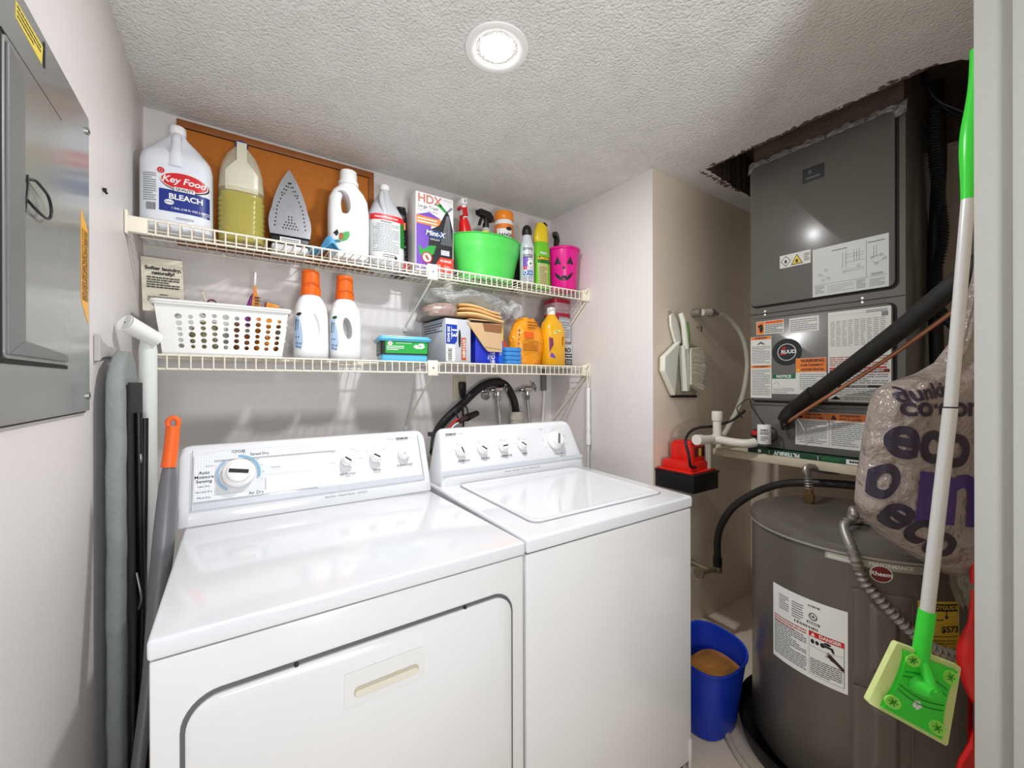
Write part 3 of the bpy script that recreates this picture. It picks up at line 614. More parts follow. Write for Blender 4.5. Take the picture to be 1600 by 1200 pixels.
# pink pail with jack-o-lantern face
B = (1.925, -.185, UB); x, y, z = B
x, y = 1.882, -.246; PINK = M('pink_plastic', (226, 24, 140), .3, var=.03)
t = thing('halloween_pail', (x, y, UB), 'bright pink pail with a black carved-pumpkin face at the right end of the top shelf', 'pail')
MB().lathe([(.070, 0), (.074, .004), (.090, .226), (.098, .229), (.100, .236), (.096, .242), (.088, .240), (.071, .010)], PINK, (x, y, z), n=48).build('pail_body', t)
F0 = lambda q: (lambda p: Vector((x + (.0728 + .0172 * (p[1] / .22) + p[2]) * cos(rad(-128) + p[0] / .080), y + (.0728 + .0172 * (p[1] / .22) + p[2]) * sin(rad(-128) + p[0] / .080), z + p[1])))((q[0] * 1.3, (q[1] - .1) * 1.25 + .105, q[2]))
mb = MB(); c = .0032
for s in (-1, 1): mb.poly(F0, [(s * .026 - .015, .128), (s * .026 - .006, .127), (s * .026, .133), (s * .026 + .006, .127), (s * .026 + .015, .128), (s * .026, .163)], INK, c)
mb.poly(F0, [(-.007, .106), (.007, .106), (0, .121)], INK, c)
sm = [(.041 * cos(rad(a)), .096 + .042 * sin(rad(a)) * 1.0) for a in range(185, 356, 17)]
sm2 = [(.036 * cos(rad(a)), .094 + .018 * sin(rad(a))) for a in range(355, 184, -17)]
for i in range(len(sm) - 1): mb.poly(F0, [sm[i], sm[i + 1], sm2[len(sm2) - 2 - i], sm2[len(sm2) - 1 - i]], INK, c)
for a_ in (-.014, .014): mb.rect(F0, a_ - .004, .072, a_ + .004, .079, PINK, c + .0005)
mb.rect(F0, -.004, .057, .004, .063, PINK, c + .0005)
mb.build('pumpkin_face', t)
t = thing('spray_bottle', (1.93, -.185, UB + .01), 'red spray bottle with black trigger standing inside the pink pail', 'spray bottle')
x, y, z = x - .012, -.20, UB + .012
MB().secs([(z, x, y, .036, .028, 2.6), (z + .19, x, y, .040, .030, 2.6), (z + .235, x, y, .030, .026, 2.2), (z + .262, x, y, .02, .02, 2)], RED).build('bottle_body', t)
trigger(MB(), x, y, z + .258, BLK, 1.0, rad(38)).build('trigger_head', t)
# ------------------------------------------------------------------ things on the lower shelf
# folded card leaning in the basket
t = tag(MB().prism([(-.058, 0), (.060, 0), (.052, .20), (-.066, .20)], 0, .004, CREAM, FR((.070, -.105, LB + .165), (1, .05, 0), (0, .1, 1))).build('laundry_card'), 'cream printed card standing in the white basket against the wall corner', 'card')
F = FR((.070, -.105, LB + .165), (1, .05, 0), (0, .1, 1)); F = (lambda F: lambda p: F((p[0], p[1], -p[2])) if False else F(p))(F)
mb = MB(); Fc = FR((.070, -.1095, LB + .165), (1, .05, 0), (0, .1, 1)); c = -.004
# card front faces the room
Ff = FR((.070, -.106, LB + .165), (1, .05, 0), (0, .1, 1))
mb.text('Softer laundry,', .0175, Ff, INK, -.002, .160, .006, bold=.04); mb.text('naturally!', .0175, Ff, INK, -.002, .143, .006, bold=.04)
mb.print_lines(Ff, -.048, .085, .046, .130, 5, INK, .5, c=.006, nu=1); mb.print_lines(Ff, -.012, .060, .012, .066, 1, INK, .5, c=.006, nu=1); mb.print_lines(Ff, -.045, .036, .045, .056, 3, INKG, .5, c=.006, nu=1)
mb.build('card_print', t)
# white perforated basket
x0, x1, y0, y1, z0, z1 = .062, .458, -.285, -.075, LB, LB + .185
t = thing('plastic_basket', ((x0 + x1) / 2, (y0 + y1) / 2, z0), 'white plastic basket pierced with rows of round holes on the lower shelf', 'basket')
def basket():
    mb = MB(); cols = []
    for i in range(11):
        cols.append(.040 + i * .0300)
    sizes = [[.6, .5, .45, .4, .75, .9], [.3, .6, 1, .6, .5, .4], [.5, .7, .9, .5, .8, .9], [.95, .7, .5, .95, .6, .5], [.5, .7, .95, .5, .7, .95], [.95, .6, .4, .8, .7, .5], [.5, .7, .95, .5, .7, .95], [.9, .7, .5, .9, .7, .5], [.5, .7, .9, .5, .7, .9], [.85, .6, .5, .85, .6, .4], [.5, .7, .9, .5, .6, .85]]
    return cols, sizes
cols, sizes = basket()
def front(a, b, c=0):   # front wall leans out and its ends taper
    k = b / .185
    return Vector((x0 + .022 - .022 * k + a * (x1 - x0 - .044 + .044 * k), y0 + .014 - .014 * k - c, z0 + b))
bm = bmesh.new(); out = [bm.verts.new((a, b, 0)) for a, b in ((0, 0), (1, 0), (1, .178), (0, .178))]; es = [bm.edges.new((out[i], out[(i + 1) % 4])) for i in range(4)]
holes = []
for i, cx in enumerate(cols):
    bb = .024; szs = sizes[i]
    for k, s_ in enumerate(szs):
        r = .0046 + .0052 * s_; bb += r; a = .035 + cx / .345; holes.append((a, bb, r)); bb += r + .0048
for a, b, r in holes:
    vv = [bm.verts.new((a + r / .36 * cos(2 * pi * j / 14), b + r * sin(2 * pi * j / 14), 0)) for j in range(14)]; es += [bm.edges.new((vv[j], vv[(j + 1) % 14])) for j in range(14)]
bmesh.ops.triangle_fill(bm, edges=es, use_beauty=True, use_dissolve=False)
for f in bm.faces[:]:
    q = f.calc_center_median()
    if any(((q.x - a) * .36) ** 2 + (q.y - b) ** 2 < (r * .9) ** 2 for a, b, r in holes): bm.faces.remove(f)
bmesh.ops.solidify(bm, geom=bm.faces[:], thickness=.0022)
mb = MB(); mb.addbm(bm, PLW, False, lambda v: front(v.x, v.y, v.z)); bm.free()
def quadwall(p): return mb.add(p, [(0, 1, 2, 3), (4, 5, 6, 7), (0, 1, 5, 4), (1, 2, 6, 5), (2, 3, 7, 6), (3, 0, 4, 7)], PLW)
h = .178
for xa, xb, s_ in ((x0, x0 + .022, 1), (x1, x1 - .022, -1)):
    mb.add([(xb, y0 + .014, z0), (xb, y1 - .014, z0), (xa, y1, z0 + h), (xa, y0, z0 + h), (xb + .002 * s_, y0 + .014, z0), (xb + .002 * s_, y1 - .014, z0), (xa + .002 * s_, y1, z0 + h), (xa + .002 * s_, y0, z0 + h)], [(0, 1, 2, 3), (4, 5, 6, 7), (0, 1, 5, 4), (1, 2, 6, 5), (2, 3, 7, 6), (3, 0, 4, 7)], PLW)
mb.add([(x0 + .022, y1 - .014, z0), (x1 - .022, y1 - .014, z0), (x1, y1, z0 + h), (x0, y1, z0 + h), (x0 + .022, y1 - .016, z0), (x1 - .022, y1 - .016, z0), (x1, y1 - .002, z0 + h), (x0, y1 - .002, z0 + h)], [(0, 1, 2, 3), (4, 5, 6, 7), (0, 1, 5, 4), (1, 2, 6, 5), (2, 3, 7, 6), (3, 0, 4, 7)], PLW)
mb.box((x0 + .02, y0 + .012, z0), (x1 - .02, y1 - .012, z0 + .003), PLW).build('basket_body', t)
P = [(a, b) for a, b in rrect(x1 - x0 + .012, y1 - y0 + .012, .018, cx=(x0 + x1) / 2, cy=(y0 + y1) / 2)]
mb = MB(); mb.tube([(a, b, z0 + .180) for a, b in P + P[:1]], .006, PLW, sm=1, n=8); mb.tube([(a, b, z0 + .172) for a, b in P + P[:1]], .0035, PLW, sm=1, n=8).build('rolled_rim', t)
# goods inside the basket (seen through the holes and over the rim)
def lump(name, c, r, m, label, cat, seed=1, e=2.6):
    R = random.Random(seed); ph = [R.uniform(0, 6) for _ in range(4)]
    L = []
    for i in range(9):
        q = i / 8; k = (.62 + .38 * sin(pi * min(1, q * .9 + .12))) * (1 + .08 * sin(7 * q + ph[0])); L.append((c[2] + r[2] * q, c[0] + .006 * sin(5 * q + ph[1]), c[1] + .005 * sin(6 * q + ph[2]), r[0] * k, r[1] * k, e))
    return tag(MB().secs(L, m, n=24).build(name), label, cat)
lump('snack_bag', (.385, -.19, LB + .004), (.042, .06, .130), M('amber_film', (206, 128, 30), .25, var=.5, vs=30, bump=.5, bs=40), 'amber crinkled packet low in the white basket near its right end', 'packet', 1)
lump('cleaning_pouch', (.30, -.19, LB + .004), (.030, .06, .125), M('brown_film', (130, 84, 44), .3, var=.6, vs=40, bump=.5, bs=40), 'brown patterned pouch low in the middle of the white basket', 'packet', 2)
lump('cloth_bundle', (.20, -.19, LB + .004), (.055, .07, .12), M('olive_cloth', (150, 146, 110), .8, var=.5, vs=40, bump=.5, bs=90), 'olive and grey cloth bundle low in the white basket beside the card', 'cloth', 3)
# two packets rising above the rim
t = thing('candy_packet', (.350, -.15, LB + .13), 'tall narrow purple and orange packet twisted to a point above the basket', 'packet')
mb = MB(); Pu = M('purple_film', (116, 38, 120), .25, var=.2, bump=.5, bs=60, bd=.01); Or = M('orange_film', (226, 140, 50), .25, var=.15, bump=.5, bs=60, bd=.01)
mb.add([(.300, -.165, LB + .13), (.352, -.168, LB + .13), (.352, -.16, LB + .27), (.335, -.157, LB + .24)], [(0, 1, 2, 3)], Pu).add([(.300, -.145, LB + .13), (.352, -.140, LB + .13), (.352, -.15, LB + .27), (.335, -.152, LB + .24)], [(3, 2, 1, 0)], Pu).add([(.300, -.165, LB + .13), (.300, -.145, LB + .13), (.335, -.152, LB + .24), (.335, -.157, LB + .24)], [(0, 1, 2, 3)], Pu)
mb.add([(.335, -.172, LB + .13), (.386, -.170, LB + .13), (.356, -.158, LB + .29), (.350, -.158, LB + .29)], [(0, 1, 2, 3)], Or).add([(.335, -.140, LB + .13), (.386, -.142, LB + .13), (.356, -.152, LB + .29), (.350, -.152, LB + .29)], [(3, 2, 1, 0)], Or)
mb.add([(.386, -.170, LB + .13), (.386, -.142, LB + .13), (.356, -.152, LB + .29), (.356, -.158, LB + .29)], [(0, 1, 2, 3)], Or)
mb.add([(.350, -.158, LB + .285), (.357, -.158, LB + .285), (.359, -.150, LB + .345), (.353, -.150, LB + .345)], [(0, 1, 2, 3)], PLW)
mb.build('packet_body', t)
Fp = FR((.362, -.1715, LB + .20), (1, 0, 0), (0, .1, 1)); mb = MB().text('SWEET', .018, Fp, INK, 0, .02, .002, bold=.04).text('MIX', .018, Fp, PAPER, 0, .0, .002, bold=.04).poly(Fp, [(-.016, -.02), (.018, -.02), (.014, -.006), (-.013, -.006)], BLUEP, .0018)
MB().poly(Fp, [(-.014, -.03), (.018, -.03), (.014, -.006), (-.011, -.006)], M('light_blue_print', (150, 190, 220)), .002).print_lines(Fp, -.010, -.004, .010, .045, 4, INK, .5, c=.003, nu=1).build('packet_print', t)
t = thing('candy_packet', (.42, -.15, LB + .13), 'orange gold folded packet with dark side standing above the basket rim', 'packet')
MB().prism([(-.026, 0), (.038, 0), (.030, .085), (-.014, .098)], -.012, .014, M('gold_film', (226, 148, 24), .22, var=.35, vs=50, bump=.5, bs=60, bd=.01), FR((.408, -.16, LB + .13), (1, 0, 0), (0, .15, 1))).prism([(-.042, 0), (-.026, 0), (-.014, .098), (-.020, .095)], -.010, .012, M('maroon_film', (110, 24, 40), .25), FR((.408, -.16, LB + .13), (1, 0, 0), (0, .15, 1))).build('packet_body', t)
# small grooming brush / stick
t = thing('hand_brush', (.205, -.15, LB + .17), 'small pale stick handle with dark red ring leaning out of the basket', 'brush')
MB().tube([(.215, -.15, LB + .15), (.20, -.15, LB + .20), (.186, -.15, LB + .245)], .0045, CREAM, n=10).build('handle', t)
mb = MB().tube([(.215 + .014 * cos(q), -.155, LB + .205 + .012 * sin(q)) for q in [2 * pi * j / 16 for j in range(17)]], .003, M('maroon_plastic', (104, 30, 50), .4), sm=1, n=8); mb.build('finger_ring', t)
MB().tube([(.192, -.155, LB + .16), (.198, -.155, LB + .185), (.212, -.155, LB + .195), (.218, -.155, LB + .165)], .004, M('dark_brown_plastic', (50, 34, 36), .5), n=8).build('blade', t)
# detergent bottles with orange caps
def laundry(B, label, hole, front):
    x, y, z = B; W2 = .060
    t = thing('detergent_bottle', B, label, 'bottle', 'white detergent bottles with orange caps on the lower shelf')
    o = MB().secs([(z, x, y, .058, .044, 3), (z + .006, x, y, .064, .049, 3.2), (z + .05, x, y, .065, .050, 3.2), (z + .17, x, y, .063, .049, 3), (z + .215, x, y, .058, .046, 2.8), (z + .245, x - .001, y, .046, .040, 2.4), (z + .262, x - .001, y, .034, .034, 2), (z + .285, x - .001, y, .026, .026, 2)], DETW, n=48).build('bottle_body', t)
    if hole: cut(o, MB().secs([(0, 0, 0, .018, .046, 2.0), (1, 0, 0, .018, .046, 2.0)], DETW, n=30, T=Matrix.Translation((x + .0, y + .5, z + .135)) @ Matrix.Rotation(rad(-9), 4, 'Y') @ Matrix.Rotation(pi / 2, 4, 'X')))
    else: cut(o, MB().lathe([(.001, -.062), (.6 * .02, -.05), (.020, -.025), (.022, 0), (.020, .025), (.6 * .02, .05), (.001, .062)], DETW, (0, 0, 0), n=26, sy=.5, T=TR((x + .003, y - .049, z + .13), ry=rad(-6))))
    MB().lathe([(.0375, .262), (.0385, .266), (.0375, .292), (.035, .294), (.033, .35), (.0315, .362), (.030, .364), (.001, .365)], ORG, (x - .001, y, z), n=44).build('cap', t)
    F = SW(x, y, z, .0655, .0505, 3.1, rad(-22), -.03) if front else SW(x, y, z, .0655, .0505, 3.1, 0, -.03)
    mb = MB()
    F = SW(x, y, z, .0655, .0505, 3.1, 0, -.0)
    mb.poly(F, [(-.063, .045), (-.042, .040), (-.036, .07), (-.040, .12), (-.050, .165), (-.062, .17)], M('pale_blue_print', (176, 200, 226), .4), .0006)
    mb.poly(F, ellp(-.050, .178, .009, .006, 14, .4), M('forest_print', (30, 80, 36), .4) if hole else INK, .0012); mb.poly(F, [(-.062, .115), (-.054, .115), (-.052, .155), (-.060, .16)], INK, .0012)
    for k, (a, b) in enumerate(((-.056, .062), (-.045, .060), (-.056, .048), (-.047, .045))): mb.ring(F, a, b, .0022, .004, M('violet_print', (80, 60, 130), .4), .0012, 12)
    mb.rect(F, -.060, .083, -.050, .090, M('navy_print', (40, 40, 84)), .0012)
    mb.build('printed_label', t)
laundry((.548, -.205, LB), 'white detergent bottle with orange cap next to the basket', False, 1)
laundry((.684, -.190, LB), 'white detergent bottle with orange cap and open handle, right of its twin', True, 0)
# blue lunch-box-like tub
B = (.945, -.20, LB); t = thing('dishwasher_tablet_tub', B, 'low tub with light blue lid and base and black and green sleeve', 'tub')
x, y, z = B; LB_ = M('sky_blue_plastic', (96, 190, 232), .25, var=.03); R_ = TR((.935, -.195, LB), rad(-9))
MB().prism(rrect(.205, .155, .012), 0, .045, LB_, TR((.935, -.195, LB), rad(-9)) @ Matrix.Identity(4)).build('tub_base', t, bevel=.003)
sl = MB().prism(rrect(.212, .162, .010), .030, .098, M('black_card', (28, 30, 30), .35), R_)
sl.build('sleeve', t)
MB().prism(rrect(.238, .185, .016), .097, .104, LB_, R_).prism(rrect(.222, .170, .014), .104, .112, LB_, R_).prism(rrect(.228, .176, .014), .090, .098, LB_, R_).build('lid', t, bevel=.0015)
F1 = FR((0, -.0812, 0), (1, 0, 0), (0, 0, 1)); F = lambda p: R_ @ F1(p); G2 = M('bright_green_print', (30, 160, 60), .4)
mb = MB().rect(F, -.086, .036, .100, .092, G2, .0006); mb.disc(F, -.066, .080, .010, PAPER, .0012); mb.poly(F, [(-.072, .080), (-.066, .074), (-.058, .086), (-.066, .079)], REDP, .0016); mb.print_lines(F, -.08, .048, -.005, .070, 3, PAPER, .5, c=.0012); mb.print_lines(F, -.04, .078, .03, .086, 1, PAPER, .3, c=.0012)
mb.poly(F, [(.035, .066), (.045, .076), (.058, .074), (.062, .082), (.082, .082), (.088, .066), (.075, .058), (.05, .058)], PAPER, .0012); mb.text('24', .014, F, G2, .064, .069, .0016, bold=.03)
F3 = FR((-.1062, 0, 0), (0, -1, 0), (0, 0, 1)); FS = lambda p: R_ @ F3(p); mb.rect(FS, -.06, .040, .05, .088, M('olive_print', (120, 150, 110), .4), .0006).print_lines(FS, -.05, .045, .04, .085, 4, INK, c=.001)
mb.build('sleeve_print', t)
# grey box of kitchen bags and box of more bags
t = thing('kitchen_bag_box', (1.19, -.16, LB), 'grey carton of small kitchen bags with a blue 13 panel', 'box')
GC = M('carton_grey', (196, 200, 206), .4, var=.05)
T = TR((1.158, -.165, LB), rad(3))
MB().box((-.040, -.10, 0), (.100, .158, .215), GC, .002, T).build('carton', t)
F1 = FR((0, -.1006, 0), (1, 0, 0), (0, 0, 1)); F = lambda p: T @ F1(p)
Fv = lambda p: F((-p[1], p[0], p[2])); Fd = lambda p: F((p[1], -p[0], p[2]))
mb = MB(); mb.poly(F, [(-.038, .092), (.010, .092), (.022, .108), (.022, .185), (-.038, .185)], BLUEP, .0006); mb.rect(F, -.038, .186, .020, .206, PAPER, .0006)
mb.text('13', .046, Fd, PAPER, -.148, .004, .0012, bold=.03); mb.text('200 BAGS', .018, Fd, PAPER, -.138, -.025, .0012, bold=.03); mb.rect(F, -.010, .115, -.008, .175, PAPER, .0012)
mb.poly(F, ellp(.036, .120, .007, .045), INK, .0009); mb.rect(F, .046, .015, .072, .125, M('brown_orange_print', (186, 84, 40)), .0008); mb.text('KITCHEN', .021, Fd, PAPER, -.072, .059, .0014, bold=.03)
mb.rect(F, -.036, .006, .010, .088, PAPER, .0006); 
Fb = lambda p: F((p[1], p[0], p[2]))
barcode(mb, Fb, .012, -.028, .07, -.006)
F4 = FR((-.0406, 0, 0), (0, -1, 0), (0, 0, 1)); FS = lambda p: T @ F4(p); mb.print_lines(FS, -.13, .15, .07, .20, 4, INK, .35, c=.0006, nu=1)
mb.build('carton_print', t)
t = thing('bag_box', (1.385, -.20, LB), 'blue and yellow carton half covered by kraft paper on the lower shelf', 'box')
T = TR((1.385, -.205, LB), rad(-6)); BC = M('carton_blue', (28, 50, 190), .38, var=.04)
MB().box((-.085, -.055, 0), (.072, .09, .205), BC, .002, T).build('carton', t)
F1 = FR((0, -.0556, 0), (1, 0, 0), (0, 0, 1)); F = lambda p: T @ F1(p); Fd = lambda p: F((p[1], -p[0], p[2]))
mb = MB(); mb.poly(F, [(.040, .155), (.071, .120), (.071, .204), (.040, .204)], YELP, .0008); mb.rect(F, .045, .0, .071, .12, M('mid_blue_print', (28, 96, 214), .4), .0006); mb.text('SANDWICH', .020, Fd, PAPER, -.100, .055, .0014, bold=.03); mb.text('KITCHEN', .024, Fd, PAPER, -.034, .012, .0014, bold=.03); mb.text('Bags', .014, Fd, PAPER, -.034, -.012, .0014); mb.rect(F, -.002, .008, .0, .06, PAPER, .001)
mb.build('carton_print', t)
KR = M('kraft_paper', (202, 170, 130), .75, var=.08, vs=20, bump=.3, bs=30)
# kraft paper bag flap hanging over the boxes
mb = MB(); mb.prism([(-.145, .205), (.052, .205), (.048, .062), (-.030, .062), (-.055, .085)], 0, .005, KR, FR((1.385, -.276, LB), (1, -.10, 0), (0, .02, 1)))
mb.prism([(-.145, .205), (-.055, .085), (.048, .075), (.045, .088), (-.05, .105)], .005, .009, KR, FR((1.385, -.276, LB), (1, -.10, 0), (0, .02, 1)))
mb.prism([(-.05, .165), (.045, .160), (.05, .20), (-.06, .205)], .006, .008, M('brown_kraft', (140, 92, 60), .7), FR((1.385, -.276, LB), (1, -.10, 0), (0, .02, 1)))
t = tag(mb.box((1.25, -.27, LB + .217), (1.43, -.10, LB + .222), KR, T=None).build('kraft_paper_sheet'), 'sheet of brown kraft paper folded over the front of the two cartons', 'paper')
# stack of tan cloths
TAN = M('tan_cloth', (232, 190, 132), .85, var=.1, vs=12, bump=.4, bs=200)
for i, (zz, w, rot, lab) in enumerate(((.224, 0, -.05, 'thick folded peach cloth, lowest of the stack on the cartons'), (.250, -.01, -.02, 'folded tan cloth in the middle of the stack on the cartons'), (.270, -.015, -.07, 'folded pale tan cloth on top of the stack on the cartons'))):
    def fn(u, v, zz=zz, w=w, i=i): return 0
    mb = MB(); L = []
    n = 26
    th = .024 if i == 0 else .018
    R_ = []
    for k in range(n + 1):
        q = k / n; xx = -.125 - w + (.25 + 2 * w) * q; s_ = .012 * sin(q * pi * 1.3 + i * .2 + .2) - .012 * q
        hh = th / 2 * (.75 + .25 * sin(pi * q)); R_.append([Vector((xx, (.085 - .004 * i) * math.copysign(abs(cos(a)) ** .4, cos(a)), zz + th / 2 + s_ + hh * math.copysign(abs(sin(a)) ** .8, sin(a)))) for a in [2 * pi * j / 20 for j in range(20)]])
    mb.loft(R_, TAN, T=TR((1.325, -.195, LB + .004), rad(-6) + rot)); tag(mb.build('folded_cloth'), lab, 'cloth', 'tan cloths stacked on the cartons')
# wrapped brown and white pack lying on the grey box
PK = M('patterned_film', (150, 128, 118), .3, var=.75, vs=55, bump=.5, bs=50, detail=8)
T = TR((1.135, -.135, LB + .224), rad(-14), ry=rad(-3))
tag(MB().secs([(0, 0, 0, .085, .13, 4), (.02, 0, 0, .092, .14, 4), (.045, .004, 0, .09, .135, 4), (.062, .010, 0, .075, .12, 3.5)], PK, n=40, T=T).build('wrapped_pack'), 'brown and white patterned film-wrapped pack lying on the grey kitchen bag carton', 'pack')
# clear plastic bag
FILM = M('clear_film', (232, 236, 238), .08, var=.02, alpha=.36, bump=1.0, bs=22, bd=.02, spec=1)
FILM2 = FILM
def crumple(name, cx, cy, z, rx, ry, h, mat, label, cat, seed=1, amp=.14, nz=14, na=48, sm=True, sub=0, shape=None, parent=None):
    R = random.Random(seed); K = [(R.uniform(2, 11), R.uniform(2, 9), R.uniform(0, 6.3), R.uniform(.2, 1)) for _ in range(9)]
    rings = []
    for i in range(nz + 1):
        q = i / nz; ring = []
        pr = shape(q) if shape else (sin(pi * (.12 + .80 * q)) ** .7, 0, 0)
        for j in range(na):
            a = 2 * pi * j / na; d = sum(w * abs(sin(round(k1) * a + k2 * q * 3 + ph)) for k1, k2, ph, w in K) / 4.5 - .5
            k = pr[0] * (1 + amp * d); ring.append(Vector((cx + pr[1] + rx * k * cos(a), cy + pr[2] + ry * k * sin(a), z + h * q + .04 * amp * sin(5 * a + seed))))
        rings.append(ring)
    mb = MB().loft(rings, mat, smooth=sm); o = mb.build(name, parent, subsurf=sub)
    return tag(o, label, cat) if label else o
crumple('clear_plastic_bag', 1.27, -.175, LB + .298, .20, .105, .072, FILM, 'crumpled clear plastic bag lying over the tan cloths under the top shelf', 'bag', 3, .30, shape=lambda q: (sin(pi * (.15 + .75 * q)) ** .7, 0, 0))
crumple('clear_plastic_bag', 1.515, -.20, LB + .262, .085, .07, .075, FILM, 'small loose end of clear plastic poking out right of the tan cloths', 'bag', 8, .4)
# blue sponges
for k, lab in enumerate(('blue sponge, lowest of the stack of four', 'blue sponge, second from the bottom of the stack of four', 'blue sponge, third from the bottom of the stack of four', 'blue sponge on top of the stack of four')):
    tag(MB().box((1.462 - .002 * k, -.285, LB + .0225 * k), (1.555 + .002 * (k % 2), -.20, LB + .0225 * k + .0215), M('blue_sponge', (64, 142, 214), .85, var=.25, vs=70, bump=.8, bs=160), .005).build('sponge'), lab, 'sponge', 'blue sponges stacked on the lower shelf')
# orange bag behind the sponges
lump('orange_pouch', (1.523, -.13, LB), (.045, .04, .14), M('orange_mesh', (226, 92, 40), .5, var=.2, vs=60, bump=.7), 'small orange pouch standing behind the blue sponges', 'pouch', 6)
# large orange bag
OB = M('orange_bag_film', (244, 156, 34), .22, var=.14, vs=14, bump=.9, bs=16, bd=.015)
t = thing('refill_bag', (1.655, -.2, LB), 'soft orange refill bag with dark fine print slumped on the lower shelf', 'bag')
def shp(q): return (min(1, (.80 + .5 * q) if q < .3 else (1.0 - .55 * ((q - .45) / .55) ** 2 if q > .45 else .98)), .010 * sin(3 * q), 0)
o = crumple('bag_body', 1.640, -.20, LB, .112, .066, .262, OB, None, None, 5, .11, nz=26, na=64, shape=shp, parent=t)
o.data.materials.append(M('orange_bag_print', (120, 78, 24), .4))
F = lambda p: Vector((1.632 + p[0] * 1.10, -.2645 - .006 * cos(p[0] * 20) - p[2] + .05 * max(0, abs(p[0]) - .05), LB + p[1]))
mb = MB(); mb.print_lines(F, -.052, .075, .042, .135, 8, M('dark_orange_print', (150, 84, 20), .5), .4, c=.006, nu=3); mb.rect(F, -.045, .148, .01, .180, M('deep_orange', (236, 100, 30), .4), .006, 6); mb.print_lines(F, -.020, .195, .05, .24, 3, M('dark_orange_print', (150, 84, 20), .5), .5, c=-.004, nu=3)
mb.build('fine_print', t)
F = lambda p: Vector((1.568 - .012 * p[1] / .1 * 0 + p[0], -.235 + p[0] * .5 - p[2], LB + p[1])); MB().print_lines(F, -.010, .08, .012, .20, 5, M('navy_print', (40, 40, 84)), .4, c=.012, nu=2).build('side_print', t)
# yellow jug with white cap
t = thing('yellow_bottle', (1.86, -.19, LB), 'yellow-orange bottle with side handle and white cap next to the orange bag', 'bottle')
YB = M('amber_yellow_plastic', (238, 176, 30), .22, var=.04, coat=.3); x, y, z = 1.812, -.232, LB
o = MB().secs([(z, x, y, .066, .048, 3), (z + .006, x, y, .072, .054, 3), (z + .20, x, y, .071, .054, 3), (z + .245, x - .004, y, .060, .046, 2.6), (z + .275, x - .008, y, .034, .032, 2.2), (z + .30, x - .010, y, .022, .022, 2)], YB, n=40).build('bottle_body', t)
cut(o, MB().secs([(0, 0, 0, .010, .030, 2.4), (1, 0, 0, .010, .030, 2.4)], YB, n=24, T=Matrix.Translation((x + .036, y + .5, z + .140)) @ Matrix.Rotation(pi / 2, 4, 'X')))
MB().lathe([(.0245, .292), (.0245, .33), (.022, .335), (.001, .336)], PLW, (x - .010, y, z), n=32).build('cap', t)
F = SW(x, y, z, .0725, .0545, 3); MB().poly(F, [(-.04, .175), (.010, .188), (.018, .205), (-.03, .20)], M('pale_yellow_print', (230, 222, 120), .4), .001).text('Pine', .014, F, INK, -.012, .192, .0016).poly(F, [(-.055, .05), (-.02, .04), (-.03, .06), (-.05, .075)], PURP, .001).poly(F, [(-.058, .075), (-.035, .12), (-.04, .155), (-.06, .16)], M('plum_print', (120, 50, 90), .4), .001).build('printed_label', t)
# red-lidded clear jar standing on a small carton
t = thing('storage_jar', (1.93, -.1, LB + .135), 'clear square jar with dark red lid standing on the black-print carton', 'jar')
JR = M('clear_pink_plastic', (226, 190, 194), .08, alpha=.45, var=.03); DR = M('dark_red_lid', (170, 20, 50), .3)
MB().secs([(LB + .136, 1.918, -.145, .058, .060, 5), (LB + .34, 1.918, -.145, .062, .062, 5), (LB + .38, 1.918, -.145, .062, .062, 5)], JR).build('jar_body', t)
MB().secs([(LB + .30, 1.918, -.145, .0645, .0645, 5), (LB + .318, 1.918, -.145, .0645, .0645, 5)], DR).secs([(LB + .381, 1.918, -.145, .065, .065, 5), (LB + .402, 1.918, -.145, .064, .064, 5)], DR).build('lid', t)
MB().box((1.882, -.210, LB + .15), (1.972, -.208, LB + .29), M('label_silver', (190, 192, 198), .3)).print_lines(FR((1.925, -.2104, LB + .15), (1, 0, 0), (0, 0, 1)), -.03, .02, .04, .12, 7, INKG, c=.0006).box((1.868, -.211, LB + .136), (1.878, -.207, LB + .30), DR).build('jar_label', t)
t = thing('small_carton', (1.93, -.1, LB), 'small grey carton with bold black print under the red-lidded jar', 'box')
MB().box((1.890, -.21, LB), (1.983, -.08, LB + .134), M('carton_pale', (206, 208, 208), .4), .002).build('carton', t)
F = FR((1.925, -.2106, LB), (1, 0, 0), (0, 0, 1)); MB().text('RO', .036, F, INK, .022, .098, .001, bold=.04).rect(F, .0, .012, .055, .045, INK, .0008).rect(F, .0, .055, .055, .078, INK, .0008).print_lines(F, .006, .016, .05, .040, 2, PAPER, c=.0014).print_lines(F, .006, .058, .05, .075, 1, PAPER, c=.0014).build('carton_print', t)

# ------------------------------------------------------------------ back wall fittings behind the machines
t = thing('wall_outlet', (1.328, 0, 1.20), 'beige wall socket plate with a black plug, behind the washer', 'socket')
BEI = M('beige_plate', (206, 196, 168), .4, var=.03)
MB().box((1.288, -.007, 1.212), (1.370, -.0004, 1.342), BEI, .003).build('cover_plate', t); MB().cyl((1.329, -.0085, 1.315), (1.329, -.0065, 1.315), .003, STEEL, n=10).build('screw', t)
t = thing('plug_cord', (1.335, -.02, 1.19), 'black plug and power cord hanging from the beige wall socket', 'cord')
MB().box((1.318, -.045, 1.262), (1.352, -.008, 1.305), BLK, .005).loft([[Vector((1.335 + a, -.030 + b, zz)) for a, b in ((-w, -.012), (w, -.012), (w, .012), (-w, .012))] for zz, w in ((1.264, .017), (1.24, .014), (1.215, .009))], BLK, smooth=False).build('plug', t)
MB().tube([(1.335, -.030, 1.22), (1.333, -.032, 1.19), (1.33, -.045, 1.13), (1.325, -.06, 1.05), (1.31, -.10, .98)], .0055, BLK).build('cord', t)
